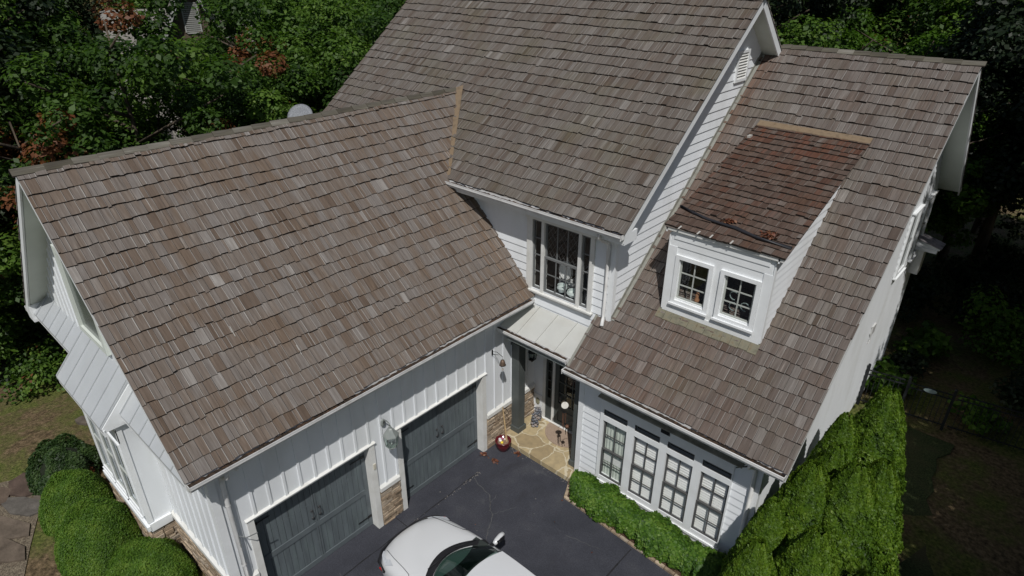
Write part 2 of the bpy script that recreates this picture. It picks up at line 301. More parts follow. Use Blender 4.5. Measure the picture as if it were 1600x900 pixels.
d = MB(); d.prism([(-.3, -16, -.12), (7.6, -16, -.12), (7.4, -1.6, -.12), (6.9, -.72, -.12), (5.4, -.62, -.12), (2.56, -.45, -.12), (2.34, .06, -.12), (-.3, .06, -.12)], (0, 0, .124))
tag(d.build('driveway', ASPHALT), 'dark sealed asphalt driveway in front of the garage doors', kind='structure')
def strip(mb, pts, w, z=.008):
    for i in range(len(pts)-1):
        a = V(*pts[i], z); b_ = V(*pts[i+1], z); t = (b_-a); n = V(-t.y, t.x, 0).normalized()*w*.5*random.uniform(.6, 1.4); e = t.normalized()*w*.3
        mb.face([a-n-e, b_-n+e, b_+n+e, a+n-e])
def jag(a, b_, n, amp):
    a = V(*a, 0); b_ = V(*b_, 0); t = b_-a; nn = V(-t.y, t.x, 0).normalized()
    return [((a+t*i/n+nn*random.uniform(-amp, amp)*(0 < i < n)).x, (a+t*i/n+nn*random.uniform(-amp, amp)*(0 < i < n)).y) for i in range(n+1)]
cr = MB()
P = [(.43, -1.37), (.75, -1.52), (1.175, -1.565), (1.40, -1.78), (1.53, -1.93), (1.65, -1.96), (1.83, -2.25), (1.99, -2.52), (2.3, -2.85)]
for i in range(len(P)-1): strip(cr, jag(P[i], P[i+1], 5, .018), .020)
for q in [((1.65, -1.96), (1.80, -1.66)), ((1.80, -1.66), (1.93, -1.42)), ((1.40, -1.78), (1.30, -1.45)), ((3.3, -1.3), (4.1, -1.1)), ((.35, -5.3), (.9, -5.6))]: strip(cr, jag(*q, 7, .02), .010)
tag(cr.build('driveway_crack', CRACK, recalc=False), 'pale wandering crack across the driveway', kind='structure')
sm = MB(); strip(sm, jag((.52, -9), (.44, -1.2), 30, .012), .022, .0085); strip(sm, jag((4.6, -.64), (4.62, -7), 12, .006), .03, .0085); strip(sm, [(0, -3.55), (.52, -3.54)], .02, .0085)
tag(sm.build('driveway_seam', SEAM, recalc=False), 'dark sealed joint lines in the driveway', kind='structure')
gt = MB()
for i in range(110):
    if i < 55: x = .47+random.gauss(0, .03); y = -1.2-abs(random.gauss(0, .8))
    elif i < 85: x = random.uniform(.05, 2.3); y = .03-abs(random.gauss(0, .05))
    else: x = random.uniform(.2, 6); y = random.uniform(-7, -.8)
    r = random.uniform(.004, .011); gt.box(x-r, x+r*random.uniform(.6, 1.6), y-r, y+r*1.2, .004, .004+r)
tag(gt.build('driveway_grit', GRIT), 'small pale grit and crumbs lying on the asphalt', kind='stuff')
# bed along the hedge
bd = MB(); bd.prism([(2.33, .04, -.02), (2.60, -.44, -.02), (5.4, -.61, -.02), (6.9, -.71, -.02), (6.9, .36, -.02), (2.33, .36, -.02)], (0, 0, .045))
tag(bd.build('mulch_bed', flat('mulch', (.075, .045, .028), .95, .5, 20, (.14, .10, .06), .5, 10, bump=1, bscale=30)), 'narrow mulch bed under the clipped hedge', kind='structure')
be = MB()
E0 = [(2.35, .05), (2.58, -.45), (5.4, -.62), (6.9, -.72)]
for i in range(3):
    a, b_ = V(*E0[i], 0), V(*E0[i+1], 0); n = max(2, int((b_-a).length/.22)); t = (b_-a)/n
    for k in range(n):
        o_ = a+t*k; s_ = V(-t.y, t.x, 0).normalized(); be.obox(o_+t*.03+V(0, 0, -.03), t*.93, s_*.07, V(0, 0, .075+random.uniform(-.008, .012)), col=(random.random(), 0, 0))
tag(be.build('bed_edging', STONE, attr=True), 'low tan stone edging between hedge bed and driveway', kind='structure')
# lawn strip on the right
lw = MB(); rl_ = random.Random(5)
le = [(9.35+.35*math.sin(y*.7)+rl_.uniform(-.12, .12), y) for y in [-9+i*.45 for i in range(39)]]; lf = [(7.0+rl_.uniform(-.1, .1), y) for y in [8.1-i*.9 for i in range(20)]]
lw.prism([(x, y, -.03) for x, y in le+lf], (0, 0, .036))
LAWN = flat('dark_lawn', (.040, .055, .018), .95, .6, 26, (.080, .066, .034), .75, .9, bump=1, bscale=60)
tag(lw.build('lawn', LAWN), 'narrow shaded lawn strip right of the house', kind='structure')
rk = random.Random(3)
def slab_poly(cx, cy, rx, ry, rot, n=7):
    out = []
    for i in range(n):
        q = 2*math.pi*i/n+rk.uniform(-.2, .2); rr = rk.uniform(.82, 1.08); x, y = rx*math.cos(q)*rr, ry*math.sin(q)*rr
        out.append((cx+x*math.cos(rot)-y*math.sin(rot), cy+x*math.sin(rot)+y*math.cos(rot)))
    return out
ph = MB(); ph.prism([(-7.9, -9.1, -.02), (-7.3, -8.85, -.02), (-6.7, -8.8, -.02), (-6.0, -9.15, -.02), (-5.2, -9.5, -.02), (-4.2, -9.9, -.02), (-3.5, -11.5, -.02), (-9, -11.5, -.02)], (0, 0, .035))
tag(ph.build('gravel', flat('pea_gravel', (.17, .14, .10), .95, .7, 38, (.08, .055, .04), .8, 16, bump=1.2, bscale=70)), 'loose pale pea gravel around the stepping slabs', kind='structure')
ps = MB()
for (cx, cy, rx, ry, rot) in [(-7.45, -9.0, .42, .30, .3), (-6.75, -9.25, .50, .22, .5), (-6.35, -9.75, .62, .24, .45), (-5.6, -9.95, .55, .22, .4), (-7.6, -9.75, .5, .3, .6), (-6.9, -10.4, .6, .3, .2), (-5.4, -10.6, .6, .28, .3), (-7.05, -8.80, .16, .09, 1), (-6.72, -8.93, .14, .08, .2)]:
    pl = slab_poly(cx, cy, rx*(1.3 if rx > .3 else 1), ry*(1.3 if rx > .3 else 1), rot); ps.prism([(x, y, .0) for x, y in pl], (0, 0, .05+rk.uniform(0, .015)), col=(rk.random(), 0, 0))
tag(ps.build('path', STONEL, attr=True), 'grey flagstone path beside the rounded shrubs', kind='structure')
# porch floor
pf = MB(); pf.box(0.001, 2.34, .055, 1.463, -.05, .14)
tag(pf.build('porch_floor', PORCH), 'tan flagstone porch floor in front of the entrance door', kind='structure')

# ------------------------------------------------------------------ the house
H = thing('house', 'white sided two storey house with cedar shake roofs and an attached two door garage', 'house')
XE, ZE, XR, ZR, XB = .374, 4.207, -3.84, 8.396, -8.05          # garage eave / ridge
YG, YR0 = -7.195, -7.60                                        # garage gable wall / roof edge
ME, MZ, MX, MRY, MRZ, MXL = .523, 6.706, 3.004, 5.509, 10.83, -8.41
YM, XM = .955, 2.57
WE, WZ, WRY, WRZ, WXR, WXL = -.081, 3.45, 7.224, 9.651, 7.148, 2.2
YW, XW, YD, WYB = .356, 6.627, 1.463, 10.9
SM = (MRZ-MZ)/(MRY-ME); SW = (WRZ-WZ)/(WRY-WE)
def wing_z(y): return WZ+(y-WE)*SW
def main_z(y): return MZ+(y-ME)*SM

def roof_slope(name, mats, P0, U, Vv, W, L, clips=(), expo=.272, seed=1, stainfn=None, deck=True, r0=0, r1=None, label=None, wide=(.075, .185), overhang=.0, lift=.0, edge=1.0):
    """one mesh of individual tapered shakes; u runs along the eave, v up the slope"""
    rn = random.Random(seed); P0 = V(*P0); U = V(*U).normalized(); Vv = V(*Vv).normalized(); Nn = U.cross(Vv).normalized()
    mb = MB(); rows = int(math.ceil(L/expo)); r1 = rows if r1 is None else r1
    ph = [rn.uniform(0, 6.3) for _ in range(4)]
    for i in range(r0, r1):
        wav = lambda u: .016*math.sin(u*.9+ph[0]+i*1.7)+.011*math.sin(u*2.7+ph[1]+i*2.3)
        v0 = i*expo-(overhang if i == 0 else 0)+rn.uniform(-.010, .010); u = -rn.uniform(0, .15)
        rowshade = rn.uniform(-.05, .05)
        while u < W:
            w_ = rn.uniform(*wide) if rn.random() > .18 else rn.uniform(.06, .11)
            a, b_ = max(u, -.012), min(u+w_-.007, W+.012)
            if b_-a > .02:
                vb = v0+wav((a+b_)/2)+rn.uniform(-.012, .010)+(rn.uniform(-.03, .03) if rn.random() < .07 else 0)
                vt = min(i*expo+expo+.06, L+.02)
                if vb < vt-.03:
                    tb = rn.uniform(.036, .054)+(.012 if rn.random() < .08 else 0); tt = .008+rn.uniform(0, .004); sk = rn.uniform(-.006, .006)
                    cval = min(.97, max(0, rn.gauss(.45, .18)+rowshade*.7)); 
                    if rn.random() < .006: cval = .85
                    st = stainfn((a+b_)/2, vb, rn) if stainfn else 0
                    c = (cval, rn.random(), st)
                    pt = lambda uu, vv, h: P0+U*uu+Vv*vv+Nn*(h+lift)
                    A, B, C_, D = pt(a, vb+sk, tb), pt(b_, vb-sk, tb+rn.uniform(-.004, .004)), pt(b_, vt, tt), pt(a, vt, tt)
                    a0, b0, c0, d0 = pt(a, vb+sk, .001), pt(b_, vb-sk, .001), pt(b_, vt, .001), pt(a, vt, .001)
                    es = rn.uniform(.007, .017) if (edge and rn.random() < .8 and b_-a > .05) else 0
                    if es:
                        k_ = es/(b_-a); E1, E2 = B+(A-B)*k_, C_+(D-C_)*k_
                        mb.face([A, E1, E2, D], 0, c, [(a, vb), (b_-es, vb), (b_-es, vt), (a, vt)]); mb.face([E1, B, C_, E2], 0, (min(1.0, edge+rn.uniform(-.2, .1)), rn.random(), st*.4), [(b_-es, vb), (b_, vb), (b_, vt), (b_-es, vt)])
                    else: mb.face([A, B, C_, D], 0, c, [(a, vb), (b_, vb), (b_, vt), (a, vt)])
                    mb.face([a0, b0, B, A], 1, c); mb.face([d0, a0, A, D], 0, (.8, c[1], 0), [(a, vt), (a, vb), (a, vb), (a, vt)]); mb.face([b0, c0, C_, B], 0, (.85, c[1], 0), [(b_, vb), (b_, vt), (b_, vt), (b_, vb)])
            u += w_
    if deck:
        v0 = r0*expo if r0 else 0.0; v1 = min(L, r1*expo); q = lambda uu, vv, h: P0+U*uu+Vv*vv+Nn*h
        mb.face([q(0, v0, .002), q(W, v0, .002), q(W, v1, .002), q(0, v1, .002)], 0, (.9, .5, 0), [(0, v0), (W, v0), (W, v1), (0, v1)])
    o = mb.build(name, mats, H, clips=clips, attr=True, recalc=False)
    if label: o['label'] = label
    return o
def soffit_slab(name, P0, U, Vv, W, L, clips=(), t=.10, inset=.02):
    P0 = V(*P0); U = V(*U).normalized(); Vv = V(*Vv).normalized(); Nn = U.cross(Vv).normalized()
    mb = MB(); mb.obox(P0+U*inset+Vv*.02-Nn*t, U*(W-2*inset), Vv*(L-.03), Nn*(t-.004)); return mb.build(name, SOFFIT, H, clips=clips)
nM = V(0, -SM, 1).normalized()
Lg = math.hypot(XE-XR, ZR-ZE); Vg = ((XR-XE)/Lg, 0, (ZR-ZE)/Lg); expg = .288
rs = int(round((MZ-ZE)/((ZR-ZE)/Lg)/expg))
def gstain(u, v, rn):   # run-off beside the valley and down the eave end
    d = (.9*9-u)
    s = max(0, 1-abs(u-8.1)/.6)*.45*(v < 3.4)
    return min(.9, s*rn.uniform(.3, 1.1)) if rn.random() < .8 else 0
# garage roof: below the main eave it dies into the wall, above it into the main slope
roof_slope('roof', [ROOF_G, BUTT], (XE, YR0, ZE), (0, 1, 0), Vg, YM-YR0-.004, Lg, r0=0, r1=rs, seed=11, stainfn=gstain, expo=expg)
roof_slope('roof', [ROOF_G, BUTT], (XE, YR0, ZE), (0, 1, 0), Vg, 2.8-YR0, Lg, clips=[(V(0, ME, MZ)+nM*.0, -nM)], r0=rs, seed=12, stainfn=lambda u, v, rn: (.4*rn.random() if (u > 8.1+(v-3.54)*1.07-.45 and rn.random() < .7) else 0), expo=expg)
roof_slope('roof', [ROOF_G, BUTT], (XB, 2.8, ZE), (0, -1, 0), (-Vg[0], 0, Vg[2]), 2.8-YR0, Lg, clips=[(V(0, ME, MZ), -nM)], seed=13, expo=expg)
soffit_slab('soffit', (XE, YR0, ZE), (0, 1, 0), Vg, YM-YR0-.03, Lg, t=.12, clips=[(V(-9.9, 0, 0), V(-1, 0, 0))])
soffit_slab('soffit', (XB, YM, ZE), (0, -1, 0), (-Vg[0], 0, Vg[2]), YM-YR0-.03, Lg, t=.12)
Lm = math.hypot(MRY-ME, MRZ-MZ); Vm = (0, (MRY-ME)/Lm, (MRZ-MZ)/Lm)
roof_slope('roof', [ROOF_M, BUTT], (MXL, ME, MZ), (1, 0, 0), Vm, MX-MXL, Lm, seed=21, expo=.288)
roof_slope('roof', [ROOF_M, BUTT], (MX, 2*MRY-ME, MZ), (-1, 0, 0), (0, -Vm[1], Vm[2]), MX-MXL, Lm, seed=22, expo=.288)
soffit_slab('soffit', (MXL, ME, MZ), (1, 0, 0), Vm, MX-MXL, Lm, t=.14)
soffit_slab('soffit', (MX, 2*MRY-ME, MZ), (-1, 0, 0), (0, -Vm[1], Vm[2]), MX-MXL, Lm, t=.14)
Lw = math.hypot(WRY-WE, WRZ-WZ); Vw = (0, (WRY-WE)/Lw, (WRZ-WZ)/Lw)
def wstain(u, v, rn):
    e = max(0, 1-(u-.37)/(.20+.05*v)) if u > .33 and v > 1.3 else 0
    low = max(0, 1-((u-1.6)/2.6)**2)*max(0, 1-v/4.6)*.30*rn.uniform(.2, 1.3)
    return min(.9, max(low, e*(.12+.085*v)*rn.uniform(.6, 1.1)))
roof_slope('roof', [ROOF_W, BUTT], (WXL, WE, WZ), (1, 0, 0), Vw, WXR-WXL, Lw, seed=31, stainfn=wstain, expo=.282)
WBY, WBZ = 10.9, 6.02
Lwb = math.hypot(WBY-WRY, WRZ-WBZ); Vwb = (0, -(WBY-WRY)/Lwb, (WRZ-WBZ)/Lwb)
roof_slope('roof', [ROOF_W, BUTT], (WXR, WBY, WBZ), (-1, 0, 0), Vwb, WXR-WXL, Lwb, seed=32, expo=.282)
soffit_slab('soffit', (WXL, WE, WZ), (1, 0, 0), Vw, WXR-WXL, Lw, t=.12)
soffit_slab('soffit', (WXR, WBY, WBZ), (-1, 0, 0), Vwb, WXR-WXL, Lwb, t=.12)
# dormer roof
DX0, DX1, DY, DZ = 3.406, 5.866, 1.376, 6.746; SD = (8.118-DZ)/(5.417-DY); Ld = math.hypot(5.417-DY, 8.118-DZ); Vd = (0, (5.417-DY)/Ld, (8.118-DZ)/Ld)
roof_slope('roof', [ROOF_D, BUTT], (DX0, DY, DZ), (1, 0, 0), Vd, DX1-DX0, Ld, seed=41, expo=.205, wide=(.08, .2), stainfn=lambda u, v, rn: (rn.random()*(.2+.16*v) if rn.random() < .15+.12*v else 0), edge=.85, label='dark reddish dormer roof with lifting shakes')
mb = MB(); P0 = V(DX0+.02, DY+.02, DZ-.07); mb.obox(P0, V(DX1-DX0-.04, 0, 0), V(*Vd)*(Ld-.02), V(0, 0, .066)); mb.build('soffit', DTRIM, H)
# ridge caps
def ridge(name, A, B, sideA, sideB, L=.30, wid=.13, seed=5, over=.07):
    rn = random.Random(seed); A, B = V(*A), V(*B); T = (B-A).normalized(); n = int((B-A).length/L)+1; mb = MB()
    sa, sb = V(*sideA).normalized(), V(*sideB).normalized()
    for i in range(n):
        a = A+T*(i*L-(over if i == 0 else 0)); b_ = A+T*min((i+1)*L+.10, (B-A).length)
        if (b_-a).length < .05: continue
        lift0 = .052+rn.uniform(0, .012); lift1 = .040; cv = (min(1, max(0, rn.gauss(.5, .28))), rn.random(), 0)
        for s_ in (sa, sb):
            nn = V(0, 0, 1); a0, a1 = a+nn*lift0, a+s_*(wid+rn.uniform(-.01, .012))+nn*lift0; b0, b1 = b_+nn*lift1, b_+s_*wid+nn*lift1
            th = V(0, 0, -.026); L_ = (b_-a).length
            mb.face([a0, a1, b1, b0], 0, cv, [(0, 0), (.15, 0), (.15, L_), (0, L_)])
            mb.face([a1, a1+th, b1+th, b1], 1, cv); mb.face([a0, a0+th, a1+th, a1], 1, cv)
            mb.face([a0+th, b0+th, b1+th, a1+th], 1, cv)
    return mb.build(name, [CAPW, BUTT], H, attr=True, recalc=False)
ridge('ridge_cap', (XR, YR0, ZR), (XR, 2.50, ZR), (-Vg[0], 0, -Vg[2]), (Vg[0], 0, -Vg[2]), seed=5, L=.42)
ridge('ridge_cap', (WXR, WRY, WRZ), (2.95, WRY, WRZ), (0, -Vw[1], -Vw[2]), (0, .72, -.70), seed=6, L=.36)
ridge('ridge_cap', (MX, MRY, MRZ), (MXL, MRY, MRZ), (0, -Vm[1], -Vm[2]), (0, Vm[1], -Vm[2]), seed=7, L=.36)
# valley flashing between garage and main roofs (bent strip with ragged edge)
va, vb_ = V(-2.30, .545, 6.71), V(-3.84, 2.566, 8.396); T = (vb_-va).normalized()
nG = V(.705, 0, .709); sM = nM.cross(T).normalized(); sG = nG.cross(T).normalized()
if sM.x < 0: sM = -sM
if sG.x < 0 and sG.y > 0: pass
mb = MB(); n = 16
for i in range(n):
    a = va+T*((vb_-va).length*i/n); b_ = va+T*((vb_-va).length*(i+1)/n)
    wa, wb = .21, .21
    mb.face([a+nM*.050, a+sM*wa+nM*.052, b_+sM*wb+nM*.052, b_+nM*.050]); mb.face([a+nM*.050, b_+nM*.050, b_-sM*.05+nM*.06, a-sM*.05+nM*.06])
mb.build('valley_flashing', COPPER, H, recalc=False)['label'] = 'brown weathered valley flashing strip'
# flashing where the wing roof meets the tall gable wall, dormer top and dormer foot
mb = MB(); mb.obox(V(XM+.012, YM, wing_z(YM)+.05), V(.09, 0, 0), V(0, 6.15, 6.15*SW), V(0, 0, .008)); mb.obox(V(XM+.012, YM-.02, wing_z(YM)+.05), V(.02, 0, 0), V(0, 6.15, 6.15*SW), V(0, 0, .10)); mb.build('wall_flashing', FLASHG, H)
mb = MB(); mb.obox(V(2.19, WE+.0, WZ+.045), V(.06, 0, 0), V(0, YM-WE, (YM-WE)*SW), V(0, 0, .012)); mb.build('roof_edge_flashing', FLASHG, H)
mb = MB()
for i in range(9):
    u0 = DX0+(DX1-DX0)*i/9; mb.obox(V(u0, 5.29, DZ+(5.29-DY)*SD+.035), V((DX1-DX0)/9+.01, 0, 0), V(0, .15, .15*.5), V(0, random.uniform(0, .01), .02))
mb.build('dormer_top_flashing', COPPER, H)
mb = MB()
for i in range(12):
    u0 = 3.46+(5.74-3.46)*i/12; y0 = 1.475-.17+random.uniform(-.012, .012); mb.obox(V(u0, y0, wing_z(y0)+.05), V(2.28/12-.006, 0, 0), V(0, 1.475-y0, (1.475-y0)*SW), V(0, 0, .012+random.uniform(0, .006)))
mb.build('dormer_foot_flashing', FLASH, H)

# ---- siding helpers
def lap(mb, O, U, Nn, W, z0, z1, exp=.2, holes=(), proud=.020):
    O = V(*O); U = V(*U); Nn = V(*Nn)
    def board(ua, ub, za, zb, zr):   # zr = row bottom, so that tilt stays consistent
        f = lambda z: proud*(1-(z-zr)/exp)+.004
        p = lambda u, z, d: O+U*u+V(0, 0, z-O.z)+Nn*d
        fa, fb = f(za), f(zb)
        q = [p(ua, za, fa), p(ub, za, fa), p(ub, zb, fb), p(ua, zb, fb)]
        r = [p(ua, za, 0), p(ub, za, 0)]
        if U.cross(V(0, 0, 1)).dot(Nn) < 0: q = q[::-1]; r = r[::-1]; mb.face(q); mb.face([r[0], r[1], q[2], q[3]])
        else: mb.face(q); mb.face([r[0], r[1], q[1], q[0]])
    z = z0
    while z < z1-1e-4:
        zt = min(z+exp, z1); segs = [(0, W, z, zt)]
        for (h0, h1, hz0, hz1) in holes:
            ns = []
            for (a, b_, c_, d_) in segs:
                if b_ <= h0 or a >= h1 or d_ <= hz0 or c_ >= hz1: ns.append((a, b_, c_, d_)); continue
                if a < h0: ns.append((a, h0, c_, d_))
                if b_ > h1: ns.append((h1, b_, c_, d_))
                aa, bb = max(a, h0), min(b_, h1)
                if c_ < hz0: ns.append((aa, bb, c_, hz0))
                if d_ > hz1: ns.append((aa, bb, hz1, d_))
            segs = ns
        for (a, b_, c_, d_) in segs: board(a, b_, c_, d_, z)
        z = zt
def wallslab(mb, O, U, W, z0, z1, t, holes=()):   # backing wall with holes, thickness t (behind)
    O = V(*O); U = V(*U); t = V(*t)
    us = sorted({0, W, *[h[0] for h in holes], *[h[1] for h in holes]}); zs = sorted({z0, z1, *[h[2] for h in holes], *[h[3] for h in holes]})
    for i in range(len(us)-1):
        for j in range(len(zs)-1):
            cu, cz = (us[i]+us[i+1])/2, (zs[j]+zs[j+1])/2
            if any(h[0] < cu < h[1] and h[2] < cz < h[3] for h in holes): continue
            mb.obox(O+U*us[i]+V(0, 0, zs[j]-O.z), U*(us[i+1]-us[i]), V(0, 0, zs[j+1]-zs[j]), t)

# ---- garage walls
D1 = (-6.615, -4.007); D2 = (-3.160, -.590); DT = 2.385
mb = MB(); holes = [(D1[0]-YG, D1[1]-YG, -.1, DT), (D2[0]-YG, D2[1]-YG, -.1, DT)]
wallslab(mb, (0, YG, -.1), (0, 1, 0), YD-YG, -.1, 4.10, (-.12, 0, 0), holes)
y = YG+.32
bat = []
while y < YD-.05:
    zb = 1.17
    if D1[0]-.14 < y < D1[1]+.14 or D2[0]-.14 < y < D2[1]+.14: zb = 2.45
    mb.box(.0005, .022, y-.026, y+.026, zb, 4.10); y += .322
mb.build('garage_wall', WHITE, H, clips=[(V(-Vg[2]*0+XE, 0, ZE-.125), V(Vg[2], 0, -Vg[0])*1)])
# garage gable wall: board and batten, under both slopes
mb = MB(); G = [(XR, ZR-.12), (0, ZE-.12+XE*.994), (0, -.1), (-7.68, -.1), (-7.68, ZE-.12+XE*.994)]
mb.prism([(x, YG, z) for x, z in G], (0, .12, 0))
x = -7.4
while x < -.05:
    zt = ZR-.14-abs(x-XR)*.994; mb.box(x-.026, x+.026, YG-.022, YG-.0005, 1.17, zt); x += .322
mb.build('garage_gable_wall', WHITE, H)
mb = MB(); mb.box(-7.68, -7.56, YG+.12, 10.1, -.3, 4.4); mb.build('garage_side_wall', WHITE, H)
# corner boards, water table, door casings
boards('corner_board', TRIM, H, [(.0006, .030, YG-.03, YG+.11, 1.17, 3.95), (-.11, -.0005, YG-.030, YG-.0005, 1.17, 3.95)])
def watertable(mb, y0, y1):
    mb.prism([(.0007, y0, 1.02), (.06, y0, 1.02), (.06, y0, 1.12), (.0007, y0, 1.18)], (0, y1-y0, 0))
for q in ((-3.86, -3.31), (-.44, YD-.02), (YG-.05, -6.76)):
    mb = MB(); watertable(mb, *q); mb.build('water_table', DTRIM, H)
mb = MB(); mb.prism([(-7.7, YG-.0007, 1.02), (-7.7, YG-.06, 1.02), (-7.7, YG-.06, 1.12), (-7.7, YG-.0007, 1.18)], (2.5, 0, 0)); mb.build('water_table', DTRIM, H)
mb = MB(); mb.prism([(-2.70, YG-.0007, 1.02), (-2.70, YG-.06, 1.02), (-2.70, YG-.06, 1.12), (-2.70, YG-.0007, 1.18)], (2.73, 0, 0))
mb.build('water_table', DTRIM, H)
def stonework(mb, O, U, Nn, W, z0, z1, seed):
    rn = random.Random(seed); O = V(*O); U = V(*U); Nn = V(*Nn); z = z0
    mb.obox(O+V(0, 0, z0-O.z)+Nn*.002, U*W, V(0, 0, z1-z0), Nn*.012, col=(0, 0, 0))
    while z < z1-.01:
        h = min(rn.uniform(.055, .12), z1-z); u = 0
        while u < W-.01:
            l = min(rn.uniform(.12, .36), W-u); 
            if W-u-l < .05: l = W-u
            dp = rn.uniform(.025, .055); a = O+U*(u+.004)+V(0, 0, z-O.z+.004); dz = V(0, 0, h-.008)
            j = lambda: rn.uniform(-.006, .006); c = (rn.random(), 0, 0)
            p = [a, a+U*(l-.008), a+U*(l-.008)+dz, a+dz]; q = [p[i]+Nn*(dp+j())+(U*((.010 if i in (0, 3) else -.010)))+V(0, 0, .008 if i < 2 else -.008) for i in range(4)]
            fl = U.cross(V(0, 0, 1)).dot(Nn) < 0
            fs = [[q[0], q[1], q[2], q[3]]]+[[p[i], p[(i+1) % 4], q[(i+1) % 4], q[i]] for i in range(4)]
            for f in fs: mb.face(f[::-1] if fl else f, 0, c)
            u += l
        z += h
def stonepart(*a):
    mb = MB()
    for q in a: stonework(mb, *q)
    mb.build('stone_base', STONE, H, attr=True, recalc=False)
stonepart(((0, -3.867, 0), (0, 1, 0), (1, 0, 0), .57, -.02, 1.02, 1)); stonepart(((0, -.445, 0), (0, 1, 0), (1, 0, 0), 1.90, -.02, 1.02, 2))
stonepart(((0, YG-.04, 0), (0, 1, 0), (1, 0, 0), .44, -.1, 1.02, 3)); stonepart(((-2.70, YG, 0), (1, 0, 0), (0, -1, 0), 2.72, -.1, 1.02, 4)); stonepart(((-7.68, YG, 0), (1, 0, 0), (0, -1, 0), 2.5, -.1, 1.02, 5))
LATCH = flat('dark_pewter', (.05, .05, .052), .35, .2, 9, spec=.6)
def garage_door(ya, yb, nm):
    mb = MB()
    for (a, b_) in ((ya-.13, ya), (yb, yb+.13)): mb.box(.0008, .034, a, b_, 0.004, DT+.001)
    mb.box(.0008, .034, ya-.13, yb+.13, DT+.0015, 2.430); mb.prism([(.0008, ya-.155, 2.431), (.055, ya-.155, 2.431), (.055, ya-.155, 2.447), (.0008, ya-.155, 2.475)], (0, yb-ya+.31, 0))
    fr = mb.build('door_casing', DTRIM, H)
    mb = MB(); mb.box(-.24, .0004, ya-.02, ya+.001, .0, DT); mb.box(-.24, .0004, yb-.001, yb+.02, .0, DT); mb.box(-.24, .0004, ya, yb, DT-.001, DT+.02); mb.build('door_jamb', DTRIM, H)
    X = -.20; L = yb-ya; mid = (ya+yb)/2
    t = MB(); t.box(X-.05, X-.022, ya+.002, yb-.002, .012, DT-.003)
    k = 0
    for (p0, p1) in ((ya+.10, mid-.045), (mid+.045, yb-.10)):       # planked fields
        for (z0, z1) in ((.14, .99), (1.13, 2.20)):
            n = 9; s_ = (p1-p0)/n
            for i in range(n): t.box(X-.022, X-.006, p0+i*s_+.004, p0+(i+1)*s_-.004, z0, z1)
    gd = t.build('garage_door', GDOOR, H)
    f = MB()
    for (a, b_, c_, d_) in ((ya+.003, ya+.10, .012, DT-.004), (yb-.10, yb-.003, .012, DT-.004)): f.box(X-.021, X+.012, a, b_, c_, d_)
    f.box(X-.021, X+.012, mid-.045, mid-.006, .141, 2.199); f.box(X-.021, X+.012, mid+.006, mid+.045, .141, 2.199)
    for (c_, d_) in ((.013, .14), (.99, 1.13), (2.20, DT-.005)): f.box(X-.021, X+.0125, ya+.1005, yb-.1005, c_+.0005, d_-.0005)
    for zz in (.565, 1.68): f.box(X-.0215, X-.004, ya+.1, yb-.1, zz-.003, zz+.003)
    f.build('door_frame', GFRAME, gd)
    for s_ in (-1, 1):
        hb = MB(); yy = mid+s_*.085; pts = [(X+.013, yy, 1.50), (X+.05, yy, 1.49), (X+.065, yy, 1.42), (X+.05, yy, 1.31), (X+.013, yy, 1.30)]
        hb.tube(pts, .007, 8); hb.lathe((X+.013, yy, 1.50), [(0, .0), (.03, .0), (.03, .01), (0, .011)], 10, M=Matrix.Rotation(R(90), 4, 'Y')); hb.lathe((X+.013, yy, 1.30), [(0, .0), (.03, .0), (.03, .01), (0, .011)], 10, M=Matrix.Rotation(R(90), 4, 'Y'))
        hb.build('handle', LATCH, gd, smooth=True)
        for zz in (.30, 2.05):
            sb = MB(); y1 = yb-.02 if s_ > 0 else ya+.02; sb.box(X+.0135, X+.019, min(y1, y1-s_*.10), max(y1, y1-s_*.10), zz-.035, zz+.035); sb.box(X+.0135, X+.018, min(y1-s_*.1, y1-s_*.36), max(y1-s_*.1, y1-s_*.36), zz-.012, zz+.012); sb.build('hinge', BLACK, gd)
garage_door(*D1, 1); garage_door(*D2, 2)
mb = MB(); mb.box(-.8, -.251, YG+.12, YD, -.1, 3.6); 
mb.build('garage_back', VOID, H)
mb = MB(); mb.box(.0345, .052, -3.965, -3.905, 1.76, 1.90); mb.build('keypad', flat('beige_plastic', (.55, .52, .43), .5, .05), H)

# ---- gable rake boards of the garage, upper gable window, pent roofs and bay
def rake(name, A, B, out, depth, t, mat=TRIM, lift=.0):  # board below the roof edge; A,B along edge
    A, B = V(*A), V(*B); mb = MB(); mb.obox(A+V(0, 0, lift)-V(*out)*0, B-A, V(0, 0, -depth), V(*out)*t); return mb.build(name, mat, H)
rake('rake_board', (XE, YR0, ZE-.005), (XR, YR0, ZR-.005), (0, 1, 0), .19, .035); rake('rake_board', (XB, YR0, ZE-.005), (XR, YR0, ZR-.005), (0, 1, 0), .19, .035)
rake('rake_board', (MX, ME, MZ-.005), (MX, MRY, MRZ-.005), (-1, 0, 0), .21, .035); rake('rake_board', (MX, 2*MRY-ME, MZ-.005), (MX, MRY, MRZ-.005), (-1, 0, 0), .21, .035)
rake('rake_board', (WXR, WE, WZ-.005), (WXR, WRY, WRZ-.005), (-1, 0, 0), .20, .035); rake('rake_board', (WXR, WBY, WBZ-.005), (WXR, WRY, WRZ-.005), (-1, 0, 0), .20, .035)
